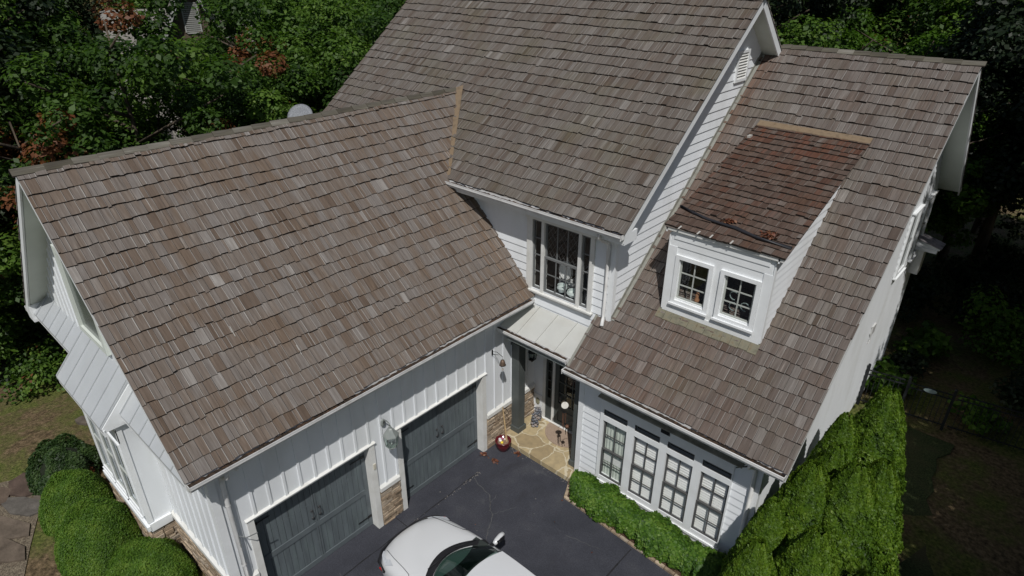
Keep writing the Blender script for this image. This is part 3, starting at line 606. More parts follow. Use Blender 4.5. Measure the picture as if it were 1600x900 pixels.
# boxed eave returns
mb = MB(); mb.box(MX-.40, MX-.002, ME+.02, YM+.05, MZ-.26, MZ-.02); mb.build('eave_return', TRIM, H, clips=[(V(0, ME, MZ-.02), nM)])
mb = MB(); mb.box(XB+.01, -7.66, YR0+.002, YG+.05, ZE-.24, ZE+.20); mb.build('eave_return', TRIM, H, clips=[(V(XB, 0, ZE-.01), V(-.7, 0, .7))])
mb = MB(); mb.box(.0, XE-.01, YR0+.037, YG+.04, ZE-.22, ZE+.25); mb.build('eave_return', TRIM, H, clips=[(V(XE, 0, ZE-.01), V(.7, 0, .7))])
# boxed soffits under the front eaves + fascia boards
mb = MB(); mb.box(.001, XE-.03, YG, YM-.02, ZE-.21, ZE-.19); mb.build('eave_soffit', SOFFIT, H)
mb = MB(); mb.box(XE-.03, XE-.004, YR0+.04, YM-.02, ZE-.22, ZE-.02); mb.build('fascia', TRIM, H)
mb = MB(); mb.box(-2.6, MX-.4, ME+.03, YM-.002, MZ-.24, MZ-.22); mb.build('eave_soffit', SOFFIT, H)
mb = MB(); mb.box(-2.6, MX-.03, ME+.004, ME+.03, MZ-.25, MZ-.02); mb.build('fascia', TRIM, H)
mb = MB(); mb.box(WXL+.02, WXR-.04, WE+.03, YW-.001, WZ-.22, WZ-.20); mb.build('eave_soffit', SOFFIT, H)
mb = MB(); mb.box(WXL+.01, WXR-.04, WE+.004, WE+.03, WZ-.23, WZ-.02); mb.build('fascia', TRIM, H)
# gable window above the pent roof
def window_frame(mb, O, U, Nn, W, Hh, wd=.10, th=.05):
    O, U, Nn = V(*O), V(*U), V(*Nn); z = V(0, 0, 1)
    mb.obox(O, U*wd, z*Hh, Nn*th); mb.obox(O+U*(W-wd), U*wd, z*Hh, Nn*th)
    mb.obox(O+U*(wd+.001), U*(W-2*wd-.002), z*wd, Nn*(th-.002)); mb.obox(O+U*(wd+.001)+z*(Hh-wd), U*(W-2*wd-.002), z*wd, Nn*(th-.002))
def bars(mb, O, U, Nn, W, Hh, nc, nr, w_=.022, th=.02, off=0.0):
    O, U, Nn = V(*O), V(*U), V(*Nn); z = V(0, 0, 1); O = O+Nn*off
    for i in range(1, nc): mb.obox(O+U*(W*i/nc-w_/2), U*w_, z*Hh, Nn*th)
    for j in range(1, nr): mb.obox(O+z*(Hh*j/nr-w_/2), U*W, z*w_, Nn*(th-.003))
wf = MB(); window_frame(wf, (-4.95, YG-.0008, 4.75), (1, 0, 0), (0, -1, 0), 1.5, 1.9, .13, .08); wfo = wf.build('window', SOFFIT, H)
pm = MB(); pm.box(-4.83, -3.57, YG-.03, YG-.0015, 4.88, 6.52); pm.build('pane', flat('dim_pane', (.10, .12, .11), .15, .2), wfo)
# pent roofs: A shallow, B over the bay
def pent(name, x0, x1, yo, zt, zo, seam=.42, endcap=True):
    mb = MB(); mb.prism([(x0, YG-.001, zt), (x0, yo, zo), (x0, yo, zo-.05), (x0, YG-.001, zt-.10)], (x1-x0, 0, 0)); s = mb; d = V(0, yo-YG, zo-zt); n = int((x1-x0)/seam)
    for i in range(n+1): s.obox(V(x0+.02+(x1-x0-.06)*i/n, YG-.002, zt+.002), V(.02, 0, 0), d, V(0, 0, .035))
    return s.build(name, PENTMETAL, H)
pent('pent_roof', -7.95, -5.16, -7.55, 4.60, 4.20); pent('pent_roof', -2.66, .05, -7.55, 4.35, 3.95)
pent('pent_roof', -5.17, -2.66, -7.92, 4.62, 3.80)
for x_ in (-2.67, -5.20):
    mb = MB(); mb.prism([(x_, YG-.002, 4.55), (x_, -7.90, 3.79), (x_, -7.90, 3.70), (x_, YG-.002, 3.70)], (.03, 0, 0)); mb.build('pent_cheek', TRIM, H)
boards('pent_fascia', TRIM, H, [(-7.93, -5.21, -7.53, -7.50, 4.03, 4.16), (-5.19, -2.62, -7.90, -7.87, 3.62, 3.76), (-2.63, .03, -7.53, -7.50, 3.78, 3.91)])
# bay under the pent
BX0, BX1, BY = -5.14, -2.72, -7.69
bay = MB(); wallslab(bay, (BX0, BY, .9), (1, 0, 0), BX1-BX0, .9, 3.75, (0, .06, 0), [(.16, .82, 1.35, 3.15), (.90, 1.54, 1.35, 3.15), (1.62, 2.28, 1.35, 3.15)])
bay.box(BX1-.06, BX1, BY+.061, YG-.001, .9, 3.9); bay.box(BX0, BX0+.06, BY+.061, YG-.001, .9, 3.9)
bo = bay.build('bay', WHITE, H)
mb = MB()
mb.box(BX1+.0007, BX1+.022, BY-.02, BY+.09, 1.15, 3.72); mb.box(BX0, BX1+.022, BY-.022, BY-.0007, 3.3, 3.62); mb.box(BX0-.03, BX1+.06, BY-.06, BY-.0007, .98, 1.10)
mb.box(BX1+.0007, BX1+.05, BY, YG-.062, .93, 1.13); mb.build('trim', TRIM, bo)
mb = MB(); stonework(mb, (BX1-.02, BY, 0), (0, 1, 0), (1, 0, 0), -BY+YG, -.1, .93, 8); stonework(mb, (BX0, BY+.02, 0), (1, 0, 0), (0, -1, 0), BX1-BX0, -.1, .93, 9); mb.build('stone_base', STONE, bo, attr=True, recalc=False)
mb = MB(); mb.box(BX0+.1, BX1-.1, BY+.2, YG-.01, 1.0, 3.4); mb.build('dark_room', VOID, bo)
for u0 in (.16, .90, 1.62):
    fr = MB(); window_frame(fr, (BX0+u0-.05, BY-.0009, 1.30), (1, 0, 0), (0, -1, 0), .76, 1.90, .07, .035); fr.box(BX0+u0-.05, BX0+u0+.71, BY-.060, BY-.036, 1.26, 1.295); fo = fr.build('window', TRIM, H)
    mb = MB(); window_frame(mb, (BX0+u0, BY+.02, 1.35), (1, 0, 0), (0, -1, 0), .66, 1.8, .045, .03); mb.box(BX0+u0+.04, BX0+u0+.62, BY-.012, BY+.02, 2.22, 2.27); mb.build('sash', MUNT, fo)
    mb = MB(); pane(mb, BX0+u0+.04, BX0+u0+.62, BY+.012, 1.38, 3.12); mb.build('pane', GLASSD, fo, recalc=False)

# ---- second floor front wall and tall gable wall
WX0 = .135; mb = MB(); hl = [(.20+8.1, 1.99+8.1, 4.43, 6.22)]
wallslab(mb, (-8.1, YM, 3.35), (1, 0, 0), 8.1+XM, 3.35, 6.60, (0, .12, 0), hl); lap(mb, (-8.1, YM, 3.40), (1, 0, 0), (0, -1, 0), 8.1+XM, 3.40, 6.46, .2, hl); mb.build('upper_wall', SIDING, H)
mb = MB(); yb2 = 2*MRY-YM
mb.prism([(XM, YM+.121, 2.5), (XM, yb2, 2.5), (XM, yb2, main_z(YM)-.16), (XM, MRY, MRZ-.16), (XM, YM+.121, main_z(YM)-.16)], (-.12, 0, 0)); lap(mb, (XM, YM, 3.0), (0, 1, 0), (1, 0, 0), yb2-YM, 3.0, 10.75, .2)
mb.build('tall_gable_wall', SIDING, H, clips=[(V(0, ME, MZ-.15), nM), (V(0, 2*MRY-ME, MZ-.15), V(0, SM, 1).normalized())])
mb = MB(); mb.prism([(-8.1, YM, -3), (-8.1, yb2, -3), (-8.1, yb2, main_z(YM)-.16), (-8.1, MRY, MRZ-.16), (-8.1, YM, main_z(YM)-.16)], (.12, 0, 0)); mb.box(-8.1, XM, yb2-.12, yb2, -3, 6.9); mb.build('rear_wall', SIDING, H)
boards('corner_board', TRIM, H, [(XM+.0006, XM+.030, YM-.03, YM+.09, wing_z(YM)+.03, 6.5), (XM-.10, XM, YM-.030, YM-.0006, 3.6, 6.46)])
# gable vent
mb = MB(); window_frame(mb, (XM+.012, 5.49, 8.94), (0, 1, 0), (1, 0, 0), .62, .72, .065, .05); gv = mb.build('gable_vent', TRIM, H)
mb = MB()
for i in range(9): mb.prism([(XM+.010, 5.555, 9.01+i*.066), (XM+.050, 5.555, 9.01+i*.066-.012), (XM+.054, 5.555, 9.01+i*.066), (XM+.014, 5.555, 9.01+i*.066+.05)], (0, .49, 0))
mb.build('louvre', DTRIM, gv)
# second floor window
def room(nm, x0, x1, y0, y1, z0, z1, parent, open_dir='-y'):
    mb = MB(); t = .03
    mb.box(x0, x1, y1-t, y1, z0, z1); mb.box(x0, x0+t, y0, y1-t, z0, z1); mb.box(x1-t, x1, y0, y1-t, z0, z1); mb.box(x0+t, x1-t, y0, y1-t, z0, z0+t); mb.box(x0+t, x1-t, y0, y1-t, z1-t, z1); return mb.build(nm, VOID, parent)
mb = MB(); y0 = YM-.065; y1 = YM-.0035
for (a, b_) in ((.135, .30), (.575, .655), (1.635, 1.715), (1.955, 2.06)): mb.box(a, b_, y0, y1+.09, 4.385, 6.215)
mb.box(.10, 2.09, y0-.005, y1, 6.216, 6.34); mb.box(.08, 2.11, y0-.045, y1, 4.345, 4.384); mb.box(.13, 2.06, y0+.01, y1, 4.27, 4.344); w2 = mb.build('window', DTRIM, H)
room('room', .12, 2.07, YM+.121, YM+2.2, 4.2, 6.4, w2)
mb = MB()
def sash(mb, x0, x1, y, z0, z1, f=.035, t=.035): window_frame(mb, (x0, y, z0), (1, 0, 0), (0, -1, 0), x1-x0, z1-z0, f, t)
sash(mb, .305, .57, YM+.01, 4.44, 6.21, .04); sash(mb, 1.72, 1.95, YM+.01, 4.44, 6.21, .04); bars(mb, (.34, YM, 4.47), (1, 0, 0), (0, -1, 0), .20, 1.72, 1, 4, .026); bars(mb, (1.75, YM, 4.47), (1, 0, 0), (0, -1, 0), .17, 1.72, 1, 4, .026)
sash(mb, .66, 1.63, YM+.03, 5.31, 6.21, .045); sash(mb, .66, 1.63, YM, 4.44, 5.36, .05); bars(mb, (.70, YM+.025, 5.35), (1, 0, 0), (0, -1, 0), .89, .84, 3, 1, .028); bars(mb, (.70, YM, 4.48), (1, 0, 0), (0, -1, 0), .89, .86, 3, 2, .024)
mb.build('sash', SASH, w2)
mb = MB(); pane(mb, .34, .54, YM-.003, 4.47, 6.18); pane(mb, 1.75, 1.92, YM-.003, 4.47, 6.18); pane(mb, .70, 1.59, YM+.014, 5.35, 6.18); pane(mb, .70, 1.59, YM-.018, 4.48, 5.32); mb.build('pane', GLASS, w2, recalc=False)
# crossed dark bars drawing the shingle roof's reflection in the upper sash
mb = MB()
for i in range(-8, 12):
    for s_ in (1, -1):
        a = V(.70+i*.13, YM+.045, 5.36); b_ = a+V(s_*.56, 0, .80); 
        t0 = 0; t1 = 1
        for lim, sg in ((.70, 1), (1.59, -1)):
            pass
        dx = b_.x-a.x; ta = (.70-a.x)/dx; tb = (1.59-a.x)/dx; ta, tb = min(ta, tb), max(ta, tb); ta = max(0, ta); tb = min(1, tb)
        if tb-ta > .05: mb.tube([a+(b_-a)*ta, a+(b_-a)*tb], .0045, 4)
mb.build('reflection_bars', SASHD, w2)

# ---- entrance recess
DZT = 2.42
mb = MB(); wallslab(mb, (0, YD, .14), (1, 0, 0), 2.45, .14, 3.3, (0, .12, 0), [(.36, 1.98, .14, DZT)]); mb.box(0.001, 2.33, YM+.0, YD-.001, 3.05, 3.15); mb.build('entrance_wall', WHITE, H)
mb = MB(); mb.box(0.002, 2.33, .30, YM, 3.10, 3.13); mb.build('porch_ceiling', SOFFIT, H)
mb = MB()
for (a, b_) in ((.33, .42), (.655, .73), (1.66, 1.74), (1.97, 2.06)): mb.box(a, b_, YD-.03, YD+.06, .14, DZT)
mb.box(.30, 2.08, YD-.035, YD+.06, DZT+.001, DZT+.12); mb.box(.33, 2.06, YD-.07, YD+.05, .141, .165); ds = mb.build('door_surround', DTRIM, H)
def entry_panel(x0, x1, nm, par, nr, nc, zp, mat=COLUMN):
    m_ = MB(); f = .055 if x1-x0 < .4 else .12; window_frame(m_, (x0, YD+.03, .17), (1, 0, 0), (0, -1, 0), x1-x0, DZT-.18, f, .035); m_.box(x0+f, x1-f, YD+.0, YD+.03, zp-.10, zp); m_.box(x0+f, x1-f, YD+.012, YD+.028, .17+f, zp-.10)
    if x1-x0 > .4: m_.box(x0+.22, x1-.22, YD-.003, YD+.012, .36, zp-.2)
    bars(m_, (x0+f, YD+.02, zp), (1, 0, 0), (0, -1, 0), x1-x0-2*f, DZT-.02-f-zp, nc, nr, .03); o = m_.build(nm, mat, par)
    g_ = MB(); pane(g_, x0+f, x1-f, YD+.024, zp, DZT-.02-f); g_.build('glass', GLASSD, o, recalc=False); return o
ed = entry_panel(.735, 1.655, 'entrance_door', H, 4, 3, .88, COLUMN); entry_panel(.425, .650, 'side_light', H, 5, 1, .88); entry_panel(1.745, 1.965, 'side_light', H, 5, 1, .88)
mb = MB(); mb.tube([(1.58, YD-.005, 1.12), (1.58, YD-.06, 1.12), (1.47, YD-.065, 1.12)], .011, 8); mb.box(1.555, 1.605, YD-.012, YD-.004, 1.02, 1.26); mb.build('handle', BLACK, ed)
room('room', .36, 1.98, YD+.121, YD+2.2, .1, 2.5, H)
mb = MB(); mb.box(.36, 1.98, YD+.035, YD+.12, .10, .168); mb.build('sill', DARK, H)
# dog door panel
mb = MB(); mb.box(.012, .315, YD-.022, YD-.001, .33, .84); window_frame(mb, (.012, YD-.0225, .33), (1, 0, 0), (0, -1, 0), .303, .51, .035, .01); pdr = mb.build('pet_door', TRIM, H)
mb = MB(); mb.lathe((.165, YD-.024, .60), [(0, .012), (.05, .014), (.085, .004), (.088, 0)], 16, M=Matrix.Diagonal((.85, 1, 1.35, 1)).to_4x4() @ Matrix.Rotation(R(90), 4, 'X')); mb.build('flap', flat('olive_flap', (.26, .25, .17), .6, .2, 9), pdr, smooth=True)
# porch columns and beam
def column(x0, y0, nm='porch_column'):
    mb = MB(); mb.box(x0, x0+.25, y0, y0+.25, .30, 3.10); mb.build(nm, COLUMN, H)
    b_ = MB(); b_.box(x0-.035, x0+.285, y0-.035, y0+.285, .141, .285); b_.prism([(x0-.035, y0-.035, .2855), (x0+.285, y0-.035, .2855), (x0+.285, y0+.285, .2855), (x0-.035, y0+.285, .2855)], (0, 0, .014)); b_.box(x0-.02, x0+.27, y0-.02, y0+.27, 2.86, 2.93); return b_.build('column_base', COLUMN, H)
column(.045, .48); column(2.075, .46)
mb = MB(); mb.box(.002, 2.32, .50, .70, 2.95, 3.12); mb.build('porch_beam', TRIM, H)
# porch metal roof
PY, PZ = .07, 3.58; mb = MB(); mb.prism([(.004, YM-.024, 3.955), (.004, PY, PZ), (.004, PY, PZ-.05), (.004, YM-.024, 3.89)], (2.44, 0, 0))
s_ = mb
for i, xx in enumerate((.02, .56, 1.13, 1.70, 2.26)): s_.obox(V(xx, YM-.03, 3.957), V(.014, 0, 0), V(0, PY-YM+.03, PZ-3.955), V(0, 0, .030))
pr = s_.build('porch_roof', METALROOF, H)
mb = MB(); mb.box(.01, 2.2, PY+.01, PY+.035, PZ-.20, PZ-.035); mb.build('fascia', TRIM, H)
# ---- gutters
def gutter(nm, A, B, out, deb=True, wd=.15, dp=.12):
    A, B, out = V(*A), V(*B), V(*out); T = B-A; z = V(0, 0, 1); mb = MB()
    mb.obox(A, T, out*wd*.75, -z*.004-z*0) if False else None
    mb.obox(A-z*dp, T, out*(wd*.72), z*.008); mb.obox(A-z*dp, T, out*.006, z*dp)
    k = A-z*dp+out*(wd*.72); mb.obox(k, T, out*.008, z*dp*.45); mb.obox(k+z*dp*.45, T, out*(wd*.28), z*.008); mb.obox(k+z*dp*.45+out*(wd*.28-.008), T, out*.008, z*dp*.55)
    mb.obox(k+z*(dp-.012)+out*(wd*.28-.02), T, out*.024, z*.012)
    for e in (A, B-T.normalized()*.008): mb.obox(e-z*dp, T.normalized()*.008, out*wd*.98, z*dp*.98)
    o = mb.build(nm, GUTTER, H)
    if deb:
        d_ = MB(); n = int(T.length/.06); tt = T.normalized(); pr_ = None; rn = random.Random(int(T.length*100)); rows = []
        for i in range(n+1):
            q = A+T*(i/n)*.994+tt*.01; h1 = -dp*.30+rn.uniform(-.015, .02); h2 = -dp*.24+rn.uniform(-.02, .025)
            rows.append([q+out*.008-z*(dp-.02), q+out*.008+z*h1, q+out*wd*.5+z*h2, q+out*wd*.9+z*(h1-.01), q+out*wd*.9-z*(dp*.5)])
        d_.grid(rows); d_.build('leaf_debris', DEBRIS, o, recalc=False)
    return o
gutter('gutter', (XE, YR0, ZE+.005), (XE, YM-.18, ZE+.005), (1, 0, 0)); gutter('gutter', (-2.36, ME, MZ+.0), (MX, ME, MZ+.0), (0, -1, 0)); gutter('gutter', (WXL-.04, WE, WZ+.0), (WXR, WE, WZ+.0), (0, -1, 0)); gutter('gutter', (.0, PY, PZ+.02), (2.15, PY, PZ+.02), (0, -1, 0))
gutter('gutter', (MXL, ME, MZ), (-5.6, ME, MZ), (0, -1, 0)); gutter('gutter', (XB, YM, ZE), (XB, YR0, ZE), (-1, 0, 0)); gutter('gutter', (WXR, WBY, WBZ), (WXL, WBY, WBZ), (0, 1, 0))
def downspout(pts, r=.042, mat=GUTTER):
    mb = MB(); mb.tube(pts, r, 12); 
    o = mb.build('downspout', mat, H, smooth=True)
downspout([(XE+.05, -6.99, ZE-.09), (XE+.02, -6.99, ZE-.28), (.30, -6.99, ZE-.34), (.12, -6.99, ZE-.46), (.085, -6.99, ZE-.60), (.085, -6.99, .12), (.16, -6.99, .05)], .046)
downspout([(2.43, ME-.06, MZ-.10), (2.43, ME-.04, MZ-.24), (2.43, ME+.10, MZ-.34), (2.43, YM-.12, MZ-.46), (2.43, YM-.075, MZ-.58), (2.43, YM-.075, 4.50), (2.44, YM-.09, 4.38), (2.50, YM-.22, 4.28)], .042)
downspout([(6.50, WE-.06, WZ-.10), (6.50, WE-.03, WZ-.24), (6.50, WE+.1, WZ-.32), (6.52, YW-.12, WZ-.50), (6.52, YW-.07, WZ-.62), (6.52, YW-.07, .10), (6.52, YW-.17, .05)], .042)
for yy in (-6.99,):
    for zz in (1.6, 3.1):
        mb = MB(); mb.lathe((.085, yy, zz), [(.05, -.015), (.05, .015)], 12); mb.build('downspout_clip', GUTTER, H)

# ---- wing walls
WH = (2.96-2.33, 6.09-2.33, .42, 2.60); mb = MB(); wallslab(mb, (2.33, YW, -.05), (1, 0, 0), XW-2.33, -.05, 3.28, (0, .12, 0), [WH]); lap(mb, (2.33, YW, .0), (1, 0, 0), (0, -1, 0), XW-2.33, 0.02, 3.22, .19, [WH]); mb.box(2.33, 2.45, YW+.121, YD, -.05, 3.6); mb.build('wing_wall', SIDING, H)
mb = MB(); yb3 = 10.9-.30
mb.prism([(XW, YW+.121, -.5), (XW, yb3, -.5), (XW, yb3, 9.651-(yb3-7.224)*.988-.14), (XW, WRY, WRZ-.16), (XW, YW+.121, wing_z(YW)-.14)], (-.12, 0, 0))
wh = [(8.0-YW, 8.86-YW, 4.28, 5.94), (9.50-YW, 10.35-YW, 4.28, 5.94)]
lap(mb, (XW, YW, -.5), (0, 1, 0), (1, 0, 0), yb3-YW, -.5, 9.6, .19)
nWb = V(0, (WRZ-WBZ), (WBY-WRY)).normalized()
mb.build('wing_gable_wall', SIDING, H, clips=[(V(0, WE, WZ-.13), V(0, -SW, 1).normalized()), (V(0, WBY, WBZ-.13), nWb)])
mb = MB(); mb.box(XM, XW, yb3-.12, yb3, -1, 6.2); mb.build('rear_wall', SIDING, H)
boards('corner_board', TRIM, H, [(XW+.0006, XW+.030, YW-.03, YW+.10, .02, 3.3), (XW-.10, XW-.0002, YW-.032, YW-.0006, .02, 3.22), (2.33, 2.44, YW-.032, YW-.0006, .02, 3.22), (2.298, 2.3295, YW-.032, YW+.10, .141, 3.2), (XW+.0006, XW+.030, yb3-.10, yb3+.02, -.3, 6.0)])
# wing front window group
mb = MB(); y0 = YW-.058; y1 = YW-.002; XS = [3.03, 3.845, 4.655, 5.465]; WWD = .625
ed_ = [2.94, 3.03]+sum([[XS[i]+WWD, XS[i+1]] for i in range(3)], [])+[XS[3]+WWD, 6.115]
for i in range(0, len(ed_), 2): mb.box(ed_[i], ed_[i+1], y0, y1+.08, .40, 2.62)
mb.box(2.94, 6.115, y0-.004, y1, 2.621, 2.84); mb.box(2.91, 6.145, y0-.03, y1, .34, .399); mb.box(2.94, 6.115, y0+.01, y1, .20, .339)
for x0 in XS: mb.box(x0, x0+WWD, y0-.002, y1+.08, 2.185, 2.33); mb.box(x0, x0+WWD, y0+.004, y1+.08, .40, .53); mb.box(x0, x0+WWD, y0+.004, y1+.08, 2.50, 2.62)
wg = mb.build('window_casing', TRIM, H)
mb = MB(); mb.prism([(2.93, YW-.001, 2.93), (2.93, YW-.21, 2.90), (2.93, YW-.21, 2.875), (2.93, YW-.001, 2.842)], (3.36, 0, 0)); mb.build('window_hood', flat('weathered_hood', (.25, .24, .20), .7, .3, 5, (.12, .11, .08), .5, 6), H)
for i, x0 in enumerate(XS):
    mb = MB(); y_ = YW+.012
    sash(mb, x0+.004, x0+WWD-.004, y_+.015, 1.32, 2.18, .035); sash(mb, x0+.004, x0+WWD-.004, y_-.012, .535, 1.36, .04)
    bars(mb, (x0+.035, y_+.005, 1.35), (1, 0, 0), (0, -1, 0), WWD-.07, .80, 2, 2, .024); bars(mb, (x0+.035, y_-.022, .57), (1, 0, 0), (0, -1, 0), WWD-.07, .76, 2, 2, .024)
    wn = mb.build('window', SASHD, H); wn['label'] = ['window with pale drawn curtain', 'window with half shut slatted blind', 'window with half shut slatted blind', 'window with half shut slatted blind'][i]
    mb = MB(); pane(mb, x0+.03, x0+WWD-.03, y_+.002, 1.34, 2.15); pane(mb, x0+.03, x0+WWD-.03, y_-.028, .56, 1.33); mb.build('pane', GLASS, wn, recalc=False)
    mb = MB()
    if i == 0: 
        mb.grid([[(x0+.02+j*(WWD-.04)/40, YW+.075+.012*math.sin(j*1.1), z) for z in (.5, 2.2)] for j in range(41)]); mb.build('curtain', CURTAIN, wn, smooth=True)
        mb = MB(); mb.box(x0+.03, x0+WWD-.03, YW+.058, YW+.062, .95, 1.20); mb.build('cafe_rail', BLIND, wn)
    else:
        z = .55
        while z < 2.16: mb.prism([(x0+.02, YW+.045, z), (x0+.02, YW+.070, z+.036), (x0+.02, YW+.073, z+.038), (x0+.02, YW+.048, z+.004)], (WWD-.04, 0, 0)); z += .068
        mb.build('blind', BLIND, wn)
    mb = MB(); sash(mb, x0+.004, x0+WWD-.004, YW-.028, 2.332, 2.498, .020, .022); tr_ = mb.build('transom', SASHD, H)
    mb = MB(); pane(mb, x0+.02, x0+WWD-.02, YW-.036, 2.345, 2.485); mb.build('pane', GLASSD, tr_, recalc=False)
mb = MB(); mb.box(2.45, XW-.13, YW+.30, YW+.33, 0, 3.0); mb.box(2.45, XW-.13, YW+.122, YW+.30, 0, .03); mb.build('room_back', VOID, H)
# side wall windows
for (a, b_) in ((8.0, 8.86), (9.50, 10.35)):
    mb = MB(); window_frame(mb, (XW+.018, a-.02, 4.20), (0, 1, 0), (1, 0, 0), b_-a+.04, 1.76, .10, .05); mb.box(XW+.018, XW+.10, a-.05, b_+.05, 5.962, 6.0); mb.box(XW+.018, XW+.11, a-.05, b_+.05, 4.16, 4.199); o = mb.build('window', TRIM, H)
    mb = MB(); mb.box(XW+.019, XW+.030, a+.08, b_-.08, 4.30, 5.86); mb.build('pane', flat('side_pane', (.16, .18, .17), .1, .2), o); mb = MB(); mb.box(XW+.031, XW+.045, a+.08, b_-.08, 5.05, 5.10); mb.build('sash', SASH, o)
# small bracketed hood on the side wall
mb = MB(); mb.box(XW+.022, XW+.55, 10.0, 10.52, 4.36, 4.46); mb.prism([(XW+.022, 10.02, 4.461), (XW+.60, 10.02, 4.461), (XW+.60, 10.02, 4.50), (XW+.022, 10.02, 4.66)], (0, .5, 0)); hd_ = mb.build('side_hood', TRIM, H)
mb = MB(); mb.box(XW+.022, XW+.25, 10.1, 10.5, 3.6, 4.355); mb.build('bracket', DTRIM, hd_)
mb = MB(); mb.prism([(XW+.022, 9.98, 4.67), (XW+.64, 9.98, 4.51), (XW+.64, 9.98, 4.53), (XW+.022, 9.98, 4.70)], (0, .56, 0)); mb.build('hood_roof', flat('stained_hood_roof', (.28, .26, .27), .6, .3, 8, (.05, .045, .05), .8, 5), hd_)
# meter boxes on the side wall
mb = MB(); mb.box(XW+.02, XW+.06, 7.10, 7.38, 2.86, 3.12); mb.tube([(XW+.05, 7.17, 2.86), (XW+.05, 7.17, 2.70), (XW+.03, 7.10, 2.60)], .012, 6); mb.build('vent_cover', flat('grey_plastic', (.5, .5, .49), .5, .05), H)

# ---- dormer
dz0 = wing_z(1.475)+.03; mb = MB(); F = 1.475
OP = [(3.80, 4.46, 5.15, 6.09), (4.79, 5.44, 5.15, 6.07)]
wallslab(mb, (3.535, F, dz0-.1), (1, 0, 0), 5.697-3.535, dz0-.1, 6.76, (0, .06, 0), [(a-3.535, b_-3.535, c_, d_) for a, b_, c_, d_ in OP]); dn = mb.build('dormer_wall', TRIM, H)
mb = MB(); mb.box(3.56, 5.67, F-.014, F-.0006, 6.34, 6.70); mb.box(3.62, 5.61, F-.03, F-.015, 6.50, 6.70)
for (a, b_) in ((3.535, 3.71), (5.53, 5.697)): mb.box(a, b_, F-.020, F-.0007, dz0+.02, 6.34)
mb.box(3.5355, 5.6965, F-.019, F-.0008, dz0+.02, 4.93)
mb.build('trim', TRIM, dn)
for (a, b_, c_, d_) in OP:
    mb = MB(); window_frame(mb, (a-.085, F-.001, c_-.085), (1, 0, 0), (0, -1, 0), b_-a+.17, d_-c_+.17, .084, .045); mb.box(a-.11, b_+.11, F-.085, F-.047, c_-.115, c_-.07)
    mb.box(a, a+.012, F, F+.07, c_, d_); mb.box(b_-.012, b_, F, F+.07, c_, d_); mb.box(a+.012, b_-.012, F, F+.07, c_, c_+.03); wd_ = mb.build('window', TRIM, H)
    mb = MB(); window_frame(mb, (a+.012, F+.055, c_+.03), (1, 0, 0), (0, -1, 0), b_-a-.024, d_-c_-.03, .035, .03); bars(mb, (a+.045, F+.052, c_+.06), (1, 0, 0), (0, -1, 0), b_-a-.09, d_-c_-.09, 2, 3, .024); mb.build('sash', MUNT, wd_)
    mb = MB(); pane(mb, a+.04, b_-.04, F+.044, c_+.06, d_-.03); mb.build('pane', GLASS, wd_, recalc=False)
room('room', 3.6, 5.63, F+.061, F+1.1, 5.0, 6.5, H)
for sx, nx in ((5.697, 1), (3.535, -1)):
    mb = MB(); yb4 = 5.3; mb.prism([(sx, F+.061, 4.6), (sx, yb4, 7.9), (sx, yb4, DZ+(yb4-DY)*SD-.06), (sx, F+.061, DZ+(F-DY)*SD-.06)], (-nx*.06, 0, 0)); lap(mb, (sx, F, 4.6), (0, 1, 0), (nx, 0, 0), yb4-F, 4.6, 8.3, .16, proud=.022)
    mb.build('dormer_side', SIDING, H, clips=[(V(0, DY, DZ-.07), V(0, -SD, 1).normalized()), (V(0, WE, WZ-.05), V(0, SW, -1).normalized())])
boards('corner_board', TRIM, H, [(5.6976, 5.725, F-.021, F+.07, dz0+.05, 6.60), (3.507, 3.5345, F-.021, F+.07, dz0+.05, 6.60)], clips=[(V(0, WE, WZ+.04), V(0, SW, -1).normalized())])
mb = MB(); mb.obox(V(5.75, DY+.02, DZ-.01), V(.03, 0, 0), V(*Vd)*(Ld-.25), V(0, 0, -.10)); mb.obox(V(3.44, DY+.02, DZ-.01), V(.03, 0, 0), V(*Vd)*(Ld-.25), V(0, 0, -.10)); mb.build('dormer_rake', TRIM, H)

# ------------------------------------------------------------------ foliage
def leaf_mesh(name, mat, P, Nn, size, col, aspect=1.6, tri=False, droop=None):
    """P,Nn (n,3) leaf centres and normals; every leaf a folded four-sided blade"""
    n = len(P); r = np.random.default_rng(len(P)); a = r.normal(size=(n, 3))
    if droop is not None: a = a*.45+droop
    Nn = Nn/np.linalg.norm(Nn, axis=1, keepdims=True); a -= (a*Nn).sum(1, keepdims=True)*Nn; a /= np.linalg.norm(a, axis=1, keepdims=True)+1e-9
    b_ = np.cross(Nn, a); s = (size*np.exp(r.normal(0, .22, n)))[:, None]
    V0 = P-a*s*.5*aspect; V1 = P+b_*s*.5+a*s*.05+Nn*s*.12; V2 = P+a*s*.5*aspect-Nn*s*.10; V3 = P-b_*s*.5+a*s*.05+Nn*s*.12
    co = np.stack([V0, V1, V2, V3], 1).reshape(-1, 3).astype(np.float32)
    me = bpy.data.meshes.new(name); me.vertices.add(4*n); me.vertices.foreach_set('co', co.ravel()); me.loops.add(4*n); me.loops.foreach_set('vertex_index', np.arange(4*n, dtype=np.int32))
    me.polygons.add(n); me.polygons.foreach_set('loop_start', np.arange(0, 4*n, 4, dtype=np.int32)); me.update()
    ca = me.color_attributes.new('col', 'FLOAT_COLOR', 'CORNER'); cc = np.ones((n, 4), np.float32); cc[:, 0] = np.clip(col, 0, 1); cc[:, 1] = r.random(n); ca.data.foreach_set('color', np.repeat(cc, 4, axis=0).ravel())
    me.materials.append(mat); return me
def sph(n, r): v = r.normal(size=(n, 3)); return v/np.linalg.norm(v, axis=1, keepdims=True)
